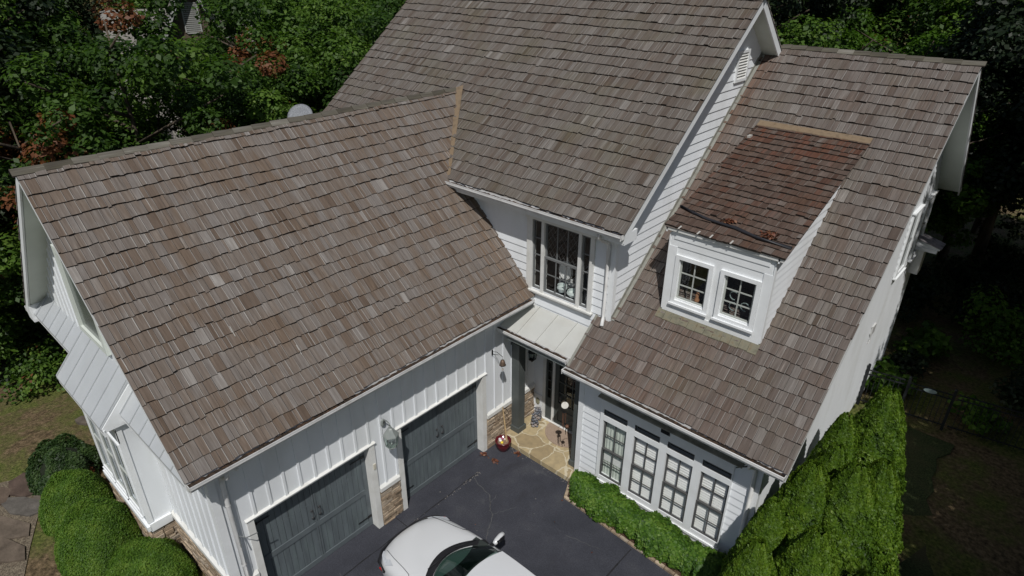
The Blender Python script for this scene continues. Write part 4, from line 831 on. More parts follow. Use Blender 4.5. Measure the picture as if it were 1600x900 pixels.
LEAF = leaf_mat('oak_leaves', [(0, (.016, .038, .007)), (.35, (.045, .098, .012)), (.7, (.095, .175, .022)), (.9, (.17, .25, .05)), (.93, (.17, .062, .028)), (1, (.21, .085, .035))], .42)
LEAFB = leaf_mat('bright_leaves', [(0, (.026, .062, .006)), (.4, (.060, .135, .012)), (.8, (.12, .225, .022)), (1, (.19, .28, .06))], .45)
LEAFD = leaf_mat('shade_dark_leaves', [(0, (.007, .014, .005)), (.5, (.016, .030, .010)), (1, (.034, .058, .018))], .25)  # leaf colour darkened to stand in for deep woodland shade
BOX = leaf_mat('boxwood_leaves', [(0, (.034, .088, .010)), (.5, (.080, .175, .016)), (1, (.16, .26, .04))], .35)
YEW = leaf_mat('fine_shrub_leaves', [(0, (.032, .076, .006)), (.5, (.074, .155, .012)), (1, (.145, .225, .028))], .3, .6)
THUJA = leaf_mat('arborvitae_sprays', [(0, (.020, .050, .005)), (.4, (.062, .128, .008)), (.8, (.120, .205, .014)), (1, (.18, .25, .03))], .34)
BARK = flat('bark', (.075, .058, .042), .95, .4, 6, (.13, .11, .085), .5, 3, bump=1, bscale=14, stretch=(1, 1, .25))
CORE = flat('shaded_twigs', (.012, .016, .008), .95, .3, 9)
def crown_pts(r, R3, ncl, per, crad, hollow=.55, flat_=.75, rust=0.0, low=-.6):
    """clumps spread through an uneven ellipsoid; leaves on and in each clump"""
    P = []; Nn = []; C = []
    for i in range(ncl):
        d = sph(1, r)[0]; d[2] = max(d[2], low) if d[2] < low else d[2]
        rad = r.uniform(hollow, 1.0)*(1+.16*math.sin(d[0]*3.1+d[1]*4.3)); c = d*rad*R3; cr = crad*r.uniform(.55, 1.25); k = int(per*(cr/crad)**2)
        q = sph(k, r); rr = r.uniform(.35, 1.0, (k, 1))**.6; p = c+q*rr*cr*np.array([1, 1, flat_])
        P.append(p); nn = q*.7+np.array([0, 0, .75])+r.normal(size=(k, 3))*.45; Nn.append(nn)
        base = r.uniform(.12, .68)
        if r.random() < rust: base = 1.0
        C.append(np.clip(base+r.normal(0, .12, k), 0, .89) if base < 1 else r.uniform(.92, 1, k))
    return np.concatenate(P), np.concatenate(Nn), np.concatenate(C)
def make_tree(name, label, cat, seed, h, R3, ncl, per, crad, leaf, mat, loc=(0, 0, 0), rust=0.0, group='trees around the house', trunk=.16, cz=None, lean=(0, 0)):
    r = np.random.default_rng(seed); rn = random.Random(seed); t = thing(name, label, cat, loc, 0, group); cz = h-R3[2] if cz is None else cz
    P, Nn, C = crown_pts(r, np.array(R3), ncl, per, crad, rust=rust); P = P+np.array([lean[0], lean[1], cz])
    cr = bpy.data.objects.new('crown', leaf_mesh('crown', mat, P, Nn, leaf, C)); COL.objects.link(cr); cr.parent = t
    mb = MB(); pts = [(0, 0, -1.2)]+[(lean[0]*k/6+rn.uniform(-.1, .1), lean[1]*k/6+rn.uniform(-.1, .1), (h*.88)*k/6) for k in range(1, 7)]; mb.tube(pts, [trunk*1.3]+[trunk*(1-.14*k) for k in range(1, 7)], 8)
    tr = mb.build('trunk', BARK, t, smooth=True, local=True); tr.parent = t
    mb = MB()
    for k in range(9):
        z0 = rn.uniform(.35, .8)*h; a = rn.uniform(0, 6.28); L = rn.uniform(.5, .95)*R3[0]; f = z0/(h*.88); bx, by = lean[0]*f, lean[1]*f
        mb.tube([(bx, by, z0), (bx+math.cos(a)*L*.5, by+math.sin(a)*L*.5, z0+L*.25), (bx+math.cos(a+.2)*L, by+math.sin(a+.2)*L, z0+L*.5)], [trunk*.42, trunk*.28, .02], 6)
    li = mb.build('limbs', BARK, t, smooth=True, local=True); li.parent = t
    return t
KINDS = [
 dict(seed=1, h=12, R3=(3.4, 3.4, 4.6), ncl=120, per=330, crad=.85, leaf=.105, mat=LEAF, trunk=.20),
 dict(seed=2, h=10, R3=(2.7, 2.7, 3.8), ncl=100, per=340, crad=.75, leaf=.10, mat=LEAF, rust=.22, trunk=.16),
 dict(seed=3, h=13, R3=(3.8, 3.8, 5.2), ncl=125, per=320, crad=.95, leaf=.115, mat=LEAFD, trunk=.24),
 dict(seed=4, h=8.5, R3=(3.0, 3.0, 3.6), ncl=120, per=380, crad=.72, leaf=.095, mat=LEAFB, trunk=.13),
 dict(seed=5, h=6.0, R3=(2.2, 2.2, 2.8), ncl=75, per=400, crad=.58, leaf=.085, mat=LEAF, trunk=.10),
 dict(seed=6, h=15, R3=(3.6, 3.6, 6.2), ncl=135, per=320, crad=.9, leaf=.11, mat=LEAF, rust=.06, trunk=.26)]
KINDS.append(dict(seed=8, h=10.5, R3=(3.3, 3.3, 4.6), ncl=56, per=300, crad=.66, leaf=.10, mat=LEAF, rust=.14, trunk=.15))
KNAME = ['broadleaf_tree', 'broadleaf_tree', 'dark_broadleaf_tree', 'bright_broadleaf_tree', 'understory_tree', 'tall_broadleaf_tree', 'sparse_broadleaf_tree']
protos = {}
def tree(k, x, y, label, s=1.0, rz=0.0, z=None, group='woodland trees around the house'):
    z = hz(x, y) if z is None else z
    if k not in protos: o = make_tree(KNAME[k], label, 'tree', loc=(0, 0, 0), **KINDS[k]); protos[k] = o
    else: o = copy_tree(protos[k]); o.name = KNAME[k]
    o.location = (x, y, z-.1); o.rotation_euler = (0, 0, rz); o.scale = (s, s, s*random.uniform(.94, 1.06)); tag(o, label, 'tree', group); return o
TREES = [  # kind, x, y, scale
 # left of the garage, near
 (1, -12.6, -5.8, .95), (6, -13.4, -2.6, 1.12), (6, -12.8, .8, .92), (6, -11.9, -.9, .74), (6, -15.6, 1.0, .98), (1, -17.5, 4.2, 1.12), (5, -18.6, -5.4, .95), (0, -20.5, 6.0, 1.15), (4, -11.0, .8, .9), (0, -16.2, -3.9, .95), (0, -13.2, 1.6, .78), (1, -13.4, 3.3, .95), (4, -10.6, -3.6, .75), (4, -11.4, 2.2, .85), (0, -12.2, 5.6, .9), (2, -16.8, -6.0, 1.05), (5, -19.8, -4.4, .95), (4, -15.4, -6.9, .9), (1, -16.6, -9.4, 1.0),
 (4, -15.0, -8.2, 1.0), (3, -13.8, -4.2, .8), (0, -15.4, 8.2, .95), (3, -11.4, 9.6, 1.0), (2, -14.6, 12.6, 1.0), (0, -18.6, 14.0, 1.1), (4, -10.2, 7.2, .9),
 # beyond the neighbour
 (5, -34, -3, 1.1), (2, -40, 2, 1.3), (5, -37, 9, 1.2), (0, -30, 16, 1.3), (2, -24, 19, 1.2), (5, -35, 18, 1.3), (0, -46, -5, 1.4), (5, -42, 14, 1.4), (2, -27, 25, 1.3), (0, -20, 20, 1.1), (3, -27.5, -6.2, 1.0), (1, -24.6, -9, 1.1),
 # behind the main roof
 (0, -8.8, 13.8, 1.0), (2, -6.2, 17.2, 1.1), (3, -12.5, 17.5, 1.2), (5, -10.0, 21.5, 1.1), (0, -15.8, 24, 1.2), (2, -3.2, 21, 1.2), (5, -20, 29, 1.3), (2, -11, 29, 1.3), (0, -4, 27, 1.2),
 # behind the wing ridge
 (3, 1.6, 17.6, 1.05), (3, 4.4, 18.8, 1.05), (0, -1.0, 16.4, .9), (3, 3.6, 22.8, 1.25), (2, 7.4, 21.2, 1.1), (3, .2, 24.5, 1.3), (0, 5.8, 26.5, 1.2), (2, 9.4, 24.5, 1.1), (2, 10.4, 19.2, .95), (5, 2.0, 31, 1.3), (2, 9.2, 31, 1.3), (2, 13.2, 27, 1.2), (0, 6.2, 35, 1.4), (5, -2, 36, 1.5),
 # right of the house: they shade the side yard
 (2, 13.4, 14.6, 1.0), (2, 14.6, 9.4, 1.05), (5, 16.2, 4.8, .95), (0, 14.4, 1.0, .95), (2, 17.6, -3.2, 1.0), (0, 13.4, -4.2, .72), (5, 17.4, 12.4, 1.1), (2, 13.0, 18.6, 1.15), (5, 14.4, 7.0, 1.2), (5, 13.9, 12.0, 1.25), (2, 9.0, 27.5, 1.3), (2, 13.6, 22.5, 1.2)]
look = {0: 'green oak like tree', 1: 'tree with rusty dead clumps', 2: 'tall tree with shade darkened leaves', 3: 'bright green bushy tree', 4: 'small understory tree', 5: 'tall slender green tree', 6: 'sparse leaved tree with gaps'}
def where(x, y):
    if x > 10.5: return 'in the wood right of the side yard'
    if y > 14 and x > -2: return 'in the thicket behind the right wing ridge'
    if y > 12 and x > -13: return 'behind the tall main roof'
    if x < -20: return 'beyond the neighbouring house at upper left'
    return 'standing left of the garage roof'
cnt = {}
ordn = ['nearest', 'second nearest', 'third nearest', 'fourth nearest', 'fifth nearest', 'sixth nearest', 'seventh nearest', 'eighth nearest', 'ninth nearest', 'tenth nearest']
TT = sorted(TREES, key=lambda q: (q[1]-9.2)**2+(q[2]+9.8)**2)
tr_ = random.Random(9)
for (k, x, y, s_) in TT:
    wk = (k, where(x, y)); c_ = cnt.get(wk, 0); cnt[wk] = c_+1
    tree(k, x, y, f'{ordn[c_]} {look[k]} {where(x, y)}', s_, tr_.uniform(0, 6.28))

# shrubs ------------------------------------------------------------
def dome_shrub(name, label, loc, R3, n, leaf, mat, seed, lump=.035, group=None, cat='shrub', core=.92, updir=.55):
    n = int(n*(2.0 if mat is YEW else 1.2)); r = np.random.default_rng(seed); t = thing(name, label, cat, loc, 0, group); d = sph(n, r); d[:, 2] = np.abs(d[:, 2])*1.0-.15*(r.random(n) < .3)
    d /= np.linalg.norm(d, axis=1, keepdims=True)
    lm = 1+lump*(np.sin(d[:, 0]*7+seed)*np.cos(d[:, 1]*6+1)+.6*np.sin(d[:, 2]*11+d[:, 0]*9))+r.normal(0, .018, n)
    P = d*lm[:, None]*np.array(R3); Nn = d*.8+np.array([0, 0, updir])+r.normal(size=(n, 3))*.5
    C = .5+.25*np.sin(d[:, 0]*9+seed)*np.sin(d[:, 1]*8+2)+r.normal(0, .17, n)
    o = bpy.data.objects.new('foliage', leaf_mesh('foliage', mat, P, Nn, leaf, C)); COL.objects.link(o); o.parent = t
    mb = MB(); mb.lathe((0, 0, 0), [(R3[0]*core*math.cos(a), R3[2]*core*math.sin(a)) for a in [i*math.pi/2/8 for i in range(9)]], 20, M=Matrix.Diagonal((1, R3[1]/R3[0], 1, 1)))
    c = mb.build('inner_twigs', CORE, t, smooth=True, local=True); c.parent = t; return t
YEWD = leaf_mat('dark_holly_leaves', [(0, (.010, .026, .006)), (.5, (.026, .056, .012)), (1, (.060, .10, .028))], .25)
GS = 'rounded shrubs along the garage end wall'
dome_shrub('rounded_shrub', 'smooth clipped green mound, middle of three, below the bay windows', (-4.02, -8.42, -.05), (.92, .80, 1.28), 36000, .021, YEW, 3, group=GS)
dome_shrub('rounded_shrub', 'smooth clipped green mound nearest the dark bush at far left', (-5.55, -8.40, -.05), (.78, .72, 1.16), 27000, .021, YEW, 4, group=GS)
dome_shrub('rounded_shrub', 'smooth clipped green mound nearest the garage corner at bottom left', (-2.25, -8.08, -.05), (1.05, .80, 1.02), 34000, .021, YEW, 5, group=GS)
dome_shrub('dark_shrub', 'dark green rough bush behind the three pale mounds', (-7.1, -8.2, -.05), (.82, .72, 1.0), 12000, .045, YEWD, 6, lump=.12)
# boxwood hedge
r = np.random.default_rng(12); n = 34000; hx = r.uniform(2.62, 6.62, n); side = r.random(n); P = np.zeros((n, 3)); hw = .30+.05*np.sin(hx*4.1)+.03*np.sin(hx*9.3)+.03*np.sin(hx*23); cy = -.12+.0*hx-.03*(hx-2.6); top = .60+.05*np.sin(hx*5.2+1)+.04*np.sin(hx*11)
ang = r.uniform(-.35, math.pi+.35, n); k = (np.abs(np.cos(ang))**4+np.abs(np.sin(ang))**4)**(-.25)
P[:, 0] = hx; P[:, 1] = cy+np.cos(ang)*k*hw*(1+r.normal(0, .09, n)); P[:, 2] = .22+np.sin(ang)*k*(top-.22)*(1+r.normal(0, .06, n))
e = (hx < 2.85); P[e, 1] = cy[e]+(P[e, 1]-cy[e])*np.sqrt(np.clip((hx[e]-2.5)/.35, 0, 1)); e2 = hx > 6.4; P[e2, 2] *= .9
Nn = np.stack([r.normal(0, .45, n), np.cos(ang)+r.normal(0, .4, n), np.sin(ang)+.5+r.normal(0, .4, n)], 1)
hg = thing('boxwood_hedge', 'low bright green boxwood hedge under the four front windows', 'hedge', (0, 0, 0))
o = bpy.data.objects.new('foliage', leaf_mesh('foliage', BOX, P, Nn, .048, .42+.25*np.sin(hx*6)*np.sin(ang*3)+r.normal(0, .26, n), 1.4)); COL.objects.link(o); o.parent = hg
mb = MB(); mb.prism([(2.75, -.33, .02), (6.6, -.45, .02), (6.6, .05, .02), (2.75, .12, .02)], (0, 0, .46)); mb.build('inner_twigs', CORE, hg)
# arborvitae: sprays on lumpy cones
def thuja(label, loc, h, rad, n, seed, lean=(0, 0)):
    n = int(n*2.1); r = np.random.default_rng(seed); t = thing('arborvitae', label, 'evergreen', loc, 0, 'arborvitae evergreens beside the side wall')
    u = r.random(n)**.75*.98; z = (1-np.sqrt(1-u*.995))*0+u; a = r.uniform(0, 2*math.pi, n)
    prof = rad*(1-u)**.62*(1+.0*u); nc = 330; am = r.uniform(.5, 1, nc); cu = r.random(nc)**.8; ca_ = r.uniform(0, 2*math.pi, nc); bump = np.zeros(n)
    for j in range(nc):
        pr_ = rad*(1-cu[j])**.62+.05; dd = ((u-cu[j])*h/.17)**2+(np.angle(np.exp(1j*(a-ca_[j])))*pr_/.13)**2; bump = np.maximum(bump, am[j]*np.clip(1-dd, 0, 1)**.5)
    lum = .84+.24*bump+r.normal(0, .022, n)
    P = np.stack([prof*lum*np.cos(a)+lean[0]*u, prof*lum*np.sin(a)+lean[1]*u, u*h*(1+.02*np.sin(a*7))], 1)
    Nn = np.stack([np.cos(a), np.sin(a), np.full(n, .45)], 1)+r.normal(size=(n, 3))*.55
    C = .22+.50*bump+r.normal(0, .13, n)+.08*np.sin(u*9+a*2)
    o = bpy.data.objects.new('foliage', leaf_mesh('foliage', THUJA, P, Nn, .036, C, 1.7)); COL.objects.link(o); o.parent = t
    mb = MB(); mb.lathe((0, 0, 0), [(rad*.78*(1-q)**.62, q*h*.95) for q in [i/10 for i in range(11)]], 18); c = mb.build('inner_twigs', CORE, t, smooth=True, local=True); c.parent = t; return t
thuja('tallest pointed arborvitae, farthest back by the iron gate', (7.95, 2.85, -.05), 4.15, 1.10, 36000, 1)
thuja('yellowish arborvitae between the tallest one and the white side wall', (7.45, 2.2, -.05), 3.65, .80, 17000, 2)
thuja('arborvitae in the middle of the row against the white wall', (7.40, .75, -.05), 3.35, 1.0, 26000, 3)
thuja('small round topped arborvitae under the wing eave corner', (7.12, -.28, -.05), 3.0, .75, 15000, 4)
thuja('broad arborvitae at the row centre away from the wall', (8.05, .95, -.05), 3.6, 1.1, 30000, 5)
thuja('arborvitae nearest the house corner downspout at bottom', (7.28, -1.35, -.05), 3.0, .85, 24000, 6)
thuja('arborvitae at the bottom edge right of the corner one', (8.0, -.75, -.05), 3.3, 1.05, 28000, 7)
thuja('low arborvitae cut by the bottom edge of the photo', (7.75, -2.35, -.05), 2.8, .95, 22000, 8)
thuja('narrow arborvitae wedged between the row and the side wall', (7.55, 1.55, -.05), 3.35, .85, 18000, 9)
thuja('outer arborvitae bulging over the dark lawn', (8.35, 1.75, -.05), 3.3, .95, 22000, 10)
# hydrangeas and understorey in the side yard
def bush(name, label, loc, R3, ncl, per, crad, leaf, mat, seed, group=None):
    r = np.random.default_rng(seed); t = thing(name, label, 'bush', loc, 0, group); P, Nn, C = crown_pts(r, np.array(R3), ncl, per, crad, hollow=.3, low=-.3); P[:, 2] += R3[2]*.7
    o = bpy.data.objects.new('foliage', leaf_mesh('foliage', mat, P, Nn, leaf, C+.15, 1.3)); COL.objects.link(o); o.parent = t
    mb = MB(); 
    for k in range(7): a = k*.9; mb.tube([(0, 0, -.05), (R3[0]*.6*math.cos(a), R3[1]*.6*math.sin(a), R3[2]*1.1)], [.015, .006], 5)
    s_ = mb.build('stems', BARK, t, local=True); s_.parent = t; return t
bush('hydrangea_bush', 'broad leaved bright bush against the side wall behind the fence', (7.25, 9.5, 0), (.62, .8, .6), 26, 26, .3, .15, LEAFB, 21)
bush('hydrangea_bush', 'broad leaved bright bush at the back corner of the side wall', (7.5, 12.3, 0), (.7, .8, .7), 26, 26, .32, .15, LEAFB, 22)
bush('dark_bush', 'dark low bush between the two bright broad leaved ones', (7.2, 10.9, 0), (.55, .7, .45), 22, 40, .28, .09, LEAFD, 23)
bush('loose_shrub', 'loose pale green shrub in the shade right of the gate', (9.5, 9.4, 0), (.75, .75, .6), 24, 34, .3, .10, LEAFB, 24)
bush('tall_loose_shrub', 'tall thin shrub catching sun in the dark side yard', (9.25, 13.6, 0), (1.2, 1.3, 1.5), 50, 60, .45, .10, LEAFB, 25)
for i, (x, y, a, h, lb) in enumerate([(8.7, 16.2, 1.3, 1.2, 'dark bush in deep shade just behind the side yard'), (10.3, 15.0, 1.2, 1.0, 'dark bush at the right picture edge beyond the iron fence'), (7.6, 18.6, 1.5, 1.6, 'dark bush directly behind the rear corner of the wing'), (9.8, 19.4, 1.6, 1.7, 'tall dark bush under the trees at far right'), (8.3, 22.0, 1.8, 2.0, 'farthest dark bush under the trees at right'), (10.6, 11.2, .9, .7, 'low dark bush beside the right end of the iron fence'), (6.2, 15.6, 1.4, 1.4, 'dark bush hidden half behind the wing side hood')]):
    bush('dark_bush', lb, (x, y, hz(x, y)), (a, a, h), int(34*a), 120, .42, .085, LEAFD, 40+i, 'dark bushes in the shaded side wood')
bush('low_groundcover_bush', 'low rusty edged bush behind the mossy ground at far left', (-12.6, -6.9, -.5), (1.1, 1.2, .8), 40, 60, .45, .09, LEAF, 26)
bush('low_leafy_bush', 'leafy green bush left of the pent roof', (-11.6, -5.2, -.4), (1.3, 1.4, 1.0), 50, 70, .5, .09, LEAFB, 27)
bush('low_leafy_bush', 'leafy green bush at the left picture edge in shade', (-14.6, -8.4, -.9), (1.3, 1.3, 1.0), 44, 60, .45, .09, LEAFD, 28)
bush('red_leaf_bush', 'small rusty red bush below the pent roof end', (-6.6, -7.9, 0), (.25, .2, .25), 8, 30, .12, .05, leaf_mat('rusty_leaves', [(0, (.12, .03, .015)), (1, (.26, .08, .04))], .3), 29)

# ------------------------------------------------------------------ neighbouring house
NB = thing('neighbouring_house', 'brown sided neighbouring house with pale roof glimpsed through trees at upper left', 'house', (-23.2, 4.2, -1.6), R(-22))
TAN = flat('tan_shingles', (.19, .178, .16), .8, .10, 2.5, (.22, .20, .17), .4, 1.5); BROWN = flat('brown_siding', (.095, .072, .050), .7, .1, 3); NW = flat('neighbour_trim', (.34, .345, .33), .6, .05)
def nb(name, mat, f, par=None):
    mb = MB(); f(mb); o = mb.build(name, mat, par or NB, local=True); o.parent = par or NB; return o
nb('wall', BROWN, lambda m_: (m_.box(-8, -2.2, -3.6, 3.6, 0, 7.0), m_.box(-4, .0, -1.45, 1.45, 0, 9.2)))
nb('roof', TAN, lambda m_: (m_.prism([(-1.6, -4, 6.8), (-5.2, -4, 10.6), (-8.8, -4, 6.8), (-8.8, -4, 6.6), (-5.2, -4, 10.4), (-1.6, -4, 6.6)], (0, 8, 0))))
lp = MB(); z0 = 0.0
gb = nb('gable_wall', BROWN, lambda m_: [m_.prism([(.001+.03*(1-0), -1.5*(1-(k*.22)/2.65)*1.0, 9.2+k*.22) if False else (.02, -1.5*max(0, 1-k*.22/2.75), 9.2+k*.22-.0), (.02, 1.5*max(0, 1-k*.22/2.75), 9.2+k*.22), (0.004, 1.5*max(0.02, 1-(k+1)*.22/2.75), 9.2+(k+1)*.22), (0.004, -1.5*max(0.02, 1-(k+1)*.22/2.75), 9.2+(k+1)*.22)], (-.03, 0, 0)) for k in range(12)]+[m_.box(-.0, .02, -1.45, 1.45, 9.2-.22*k-.21, 9.2-.22*k) for k in range(10)])
nb('gable_roof', TAN, lambda m_: (m_.prism([(.5, -1.9, 8.9), (.5, 0, 12.3), (.5, 0, 12.1), (.5, -1.8, 8.8)], (-5, 0, 0)), m_.prism([(.5, 1.9, 8.9), (.5, 0, 12.3), (.5, 0, 12.1), (.5, 1.8, 8.8)], (-5, 0, 0))))
for sg in (-1, 1): nb('rake_board', NW, lambda m_: m_.prism([(.53, sg*1.95, 8.75), (.53, 0, 12.35), (.53, 0, 12.0), (.53, sg*1.72, 8.70)], (-.06, 0, 0)))
vv = nb('gable_vent', NW, lambda m_: (m_.box(.02, .07, -.36, -.30, 9.9, 11.2), m_.box(.02, .07, .30, .36, 9.9, 11.2), m_.box(.02, .07, -.30, .30, 9.84, 9.9)))
nb('louvre', NW, lambda m_: [m_.box(.02, .05, -.3, .3, 9.93+k*.085, 9.93+k*.085+.045) for k in range(15)], vv)
nb('garage_roof', TAN, lambda m_: m_.prism([(7.0, -5.0, 3.1), (0.1, -5.0, 7.0), (.1, -5, 6.85), (7.0, -5, 2.95)], (0, 9.5, 0)))
nb('garage_wall', BROWN, lambda m_: m_.prism([(6.4, -4.6, 0), (6.4, -4.6, 3.3), (.2, -4.6, 6.8), (.2, -4.6, 0)], (0, 8.7, 0)))
nd = MB(); nd.prism([(-15.2, -12, -2.6), (-10.6, -5.5, -1.2), (-10.4, 0.5, -1.2), (-15.4, 4.5, -2.4), (-18, 2, -2.6), (-18, -12, -2.6)], (0, 0, .35)) if False else nd.prism([(-18.0, -12, -2.4), (-13.6, -12, -1.9), (-13.0, 8.5, -1.9), (-17.2, 10, -2.4)], (0, 0, 1.15)) if False else None
# ------------------------------------------------------------------ car
CARW = bpy.data.materials.new('car_paint_white'); CARW.use_nodes = True; p = CARW.node_tree.nodes['Principled BSDF']; p.inputs['Base Color'].default_value = (.60, .61, .62, 1); p.inputs['Roughness'].default_value = .32; p.inputs['Coat Weight'].default_value = .6; p.inputs['Coat Roughness'].default_value = .05
PLAST = flat('black_plastic', (.014, .014, .016), .5, .1, 8); TYRE = flat('tyre', (.02, .02, .02), .85, .1, 9); RIM = flat('alloy', (.45, .45, .46), .3, .05, 6, metal=.8); REDL = flat('red_lens', (.35, .015, .015), .15, .1, 9); CLEAR = flat('lamp_lens', (.5, .52, .55), .12, .1, 20)
SEAT = flat('grey_green_seat', (.16, .20, .18), .8, .1, 6); CGL = glass_mat('car_glass', (.19, .28, .245), base=.02)
CAR = thing('white_car', 'white sedan parked nose first towards the pillar between the garage doors', 'car', (.93, -4.05, 0), 0)
def carpart(mb, name, mat, par=None, smooth=True, sub=0, **k):
    o = mb.build(name, mat, par or CAR, smooth=smooth, local=True, **k); o.parent = par or CAR
    if sub: md = o.modifiers.new('sub', 'SUBSURF'); md.levels = sub; md.render_levels = sub
    return o
# stations along the length: x, half width, hood/deck height at centre, shoulder height
ST = [(0.00, .50, .60, .52), (.06, .66, .70, .60), (.20, .79, .78, .67), (.45, .865, .85, .74), (.80, .90, .91, .80), (1.20, .915, .965, .86), (1.45, .92, .99, .90), (1.9, .925, 1.0, .93), (2.7, .925, 1.0, .95), (3.5, .92, 1.0, .96), (3.9, .91, 1.0, .96), (4.3, .88, .98, .93), (4.6, .80, .92, .86), (4.68, .70, .80, .75)]
def ring(x, w_, zt, zs):
    pts = []
    for y, z in [(0, zt), (.35, zt-.004), (.62, zt-.014), (.80, zt-.035), (.91, zs+.02), (.975, zs-.05), (1.0, zs-.16), (1.0, .48), (.985, .34), (.95, .22), (.6, .20), (0, .20)]: pts.append((x+(0.10*y*y if x < .3 else 0), y*w_, z))
    return pts+[(x_, -y_, z_) for x_, y_, z_ in pts[-2:0:-1]]
mb = MB(); rings = [ring(*s_) for s_ in ST]; mb.grid(rings, close=True); f0 = MB()
k0 = 0; mb.f.append(tuple(range(len(rings[0])))); mb.m.append(0); mb.c.append((0, 0, 0)); mb.uv.append([(0, 0)]*len(rings[0])); q = len(mb.v)-len(rings[0]); mb.f.append(tuple(range(q+len(rings[0])-1, q-1, -1))); mb.m.append(0); mb.c.append((0, 0, 0)); mb.uv.append([(0, 0)]*len(rings[0]))
body = carpart(mb, 'body', CARW, sub=2)
# greenhouse
def gh(u, v):   # u 0..1 base->top, v -1..1 across, windshield
    xb = 1.44+.42*v*v; xt = 2.22+.12*v*v; x = xb+(xt-xb)*u; y = v*(.80-.20*u); z = 1.005-.03*abs(v)+(.385+.02*(1-v*v))*u+.05*math.sin(u*math.pi)*.5; return (x, y, z)
mb = MB(); mb.grid([[gh(u/8, v/8) for v in range(-8, 9)] for u in range(9)]); carpart(mb, 'windshield', CGL)
mb = MB(); mb.grid([[(gh(0, v/8)[0]-.17+.16*u/3*1.0, gh(0, v/8)[1]*(1.06-.03*u/3), 1.004-.03*abs(v/8)+.006*(u/3)) for v in range(-8, 9)] for u in range(4)]); mb.grid([[(gh(.0, v/8)[0]+.012*u, gh(0, v/8)[1], gh(0, v/8)[2]+.012+.012*u) for v in range(-8, 9)] for u in (-1, 0)]); carpart(mb, 'cowl', PLAST)
rf = MB(); rows = []
for i in range(9):
    u = i/8; x0 = 2.27+1.55*u; rows.append([(x0+.13*(v/8)**2*(1-u), v/8*(.605-.03*u), 1.40+.035*math.sin(u*math.pi)+.022*(1-(v/8)**2)) for v in range(-8, 9)])
rf.grid(rows)
carpart(rf, 'roof', CARW)
for sg in (-1, 1):
    pl = MB(); pl.grid([[(gh(u/8, sg)[0]+dx, gh(u/8, sg)[1]+sg*dy, gh(u/8, sg)[2]-dz_) for dx, dy, dz_ in ((-.02, -.03, -.012), (.03, .012, -.006), (.07, .02, .03), (.05, -.005, .05))] for u in range(-1, 9)]); carpart(pl, 'pillar', CARW)
    sr = MB(); sr.grid([[(2.35+i*.185, sg*(.60+.02*j-.01*i/8), 1.405-.02*j*j+.02*math.sin(i/8*math.pi)) for j in range(4)] for i in range(9)]); carpart(sr, 'roof_rail', CARW)
    gl = MB(); gl.grid([[(1.95+(3.55-1.95)*i/8+(.42-.0)*(j/4)*(1-i/8)-.0, sg*(.87-.225*j/4), .97+.385*j/4) for j in range(5)] for i in range(9)]); carpart(gl, 'side_glass', flat('side_glass', (.02, .03, .03), .05, .1))
    mm = MB(); mm.lathe((1.90, sg*1.04, 1.0), [(0, -.075), (.045, -.07), (.062, -.03), (.06, .03), (.04, .075), (0, .08)], 14, M=Matrix.Rotation(sg*R(8), 4, 'Z') @ Matrix.Diagonal((1.05, 2.15, .95, 1)) @ Matrix.Rotation(R(90), 4, 'X')); mo = carpart(mm, 'wing_mirror', CARW)
    ms = MB(); ms.box(1.86, 1.92, min(sg*.80, sg*.95), max(sg*.80, sg*.95), .955, 1.0); carpart(ms, 'stalk', PLAST, mo, False); ms = MB(); ms.box(1.945, 1.97, min(sg*.93, sg*1.14), max(sg*.93, sg*1.14), .96, 1.04); carpart(ms, 'mirror_glass', PLAST, mo, False)
    hl_ = MB(); hl_.grid([[(.17+.06*j+.36*(i/6)**1.0, sg*(.60+.24*(i/6)**.6-.02*j), .690+.085*(i/6)+.028*j) for j in range(4)] for i in range(7)]); carpart(hl_, 'headlight', CLEAR)
    rl = MB(); rl.box(.40, .52, min(sg*.895, sg*.875), max(sg*.895, sg*.875), .62, .66); carpart(rl, 'side_marker', REDL, None, False)
    hc = MB(); hc.tube([(.30, sg*.60, .825), (.60, sg*.655, .872), (.95, sg*.70, .925), (1.16, sg*.74, .955), (1.24, sg*.80, .95)], .0045, 5); carpart(hc, 'hood_seam', PLAST)
    for xx in (.92, 3.72):
        wl = MB(); wl.lathe((xx, sg*.80, .32), [(.20, -.10), (.30, -.10), (.32, -.07), (.32, .07), (.30, .10), (.20, .10)], 28, M=Matrix.Rotation(R(90), 4, 'X')); wo = carpart(wl, 'wheel', TYRE); wr = MB(); wr.lathe((xx, sg*.80, .32), [(0, -.07), (.06, -.08), (.20, -.06), (.205, .06), (.06, .08), (0, .07)], 20, M=Matrix.Rotation(R(90), 4, 'X')); carpart(wr, 'rim', RIM, wo)
bp = MB(); bp.tube([(.56, -.90, .66), (.26, -.80, .64), (.10, -.60, .63), (.02, -.3, .625), (.0, 0, .62), (.02, .3, .625), (.10, .6, .63), (.26, .80, .64), (.56, .90, .66)], .028, 8); carpart(bp, 'grille_edge', PLAST)
rg = MB(); rg.grid([[(3.82+.42*j/4, v/6*(.58+.16*j/4), 1.40-.39*j/4) for v in range(-6, 7)] for j in range(5)]); carpart(rg, 'rear_glass', flat('rear_glass', (.02, .03, .03), .05, .1))
db = MB(); db.prism([(1.50, -.78, .96), (2.02, -.78, 1.035), (2.06, -.78, .90), (1.5, -.78, .90)], (0, 1.56, 0)); carpart(db, 'dashboard', flat('dash', (.030, .036, .034), .7, .1), None, False)
fl = MB(); fl.box(1.5, 4.1, -.8, .8, .45, .50); carpart(fl, 'cabin_floor', VOID, None, False)
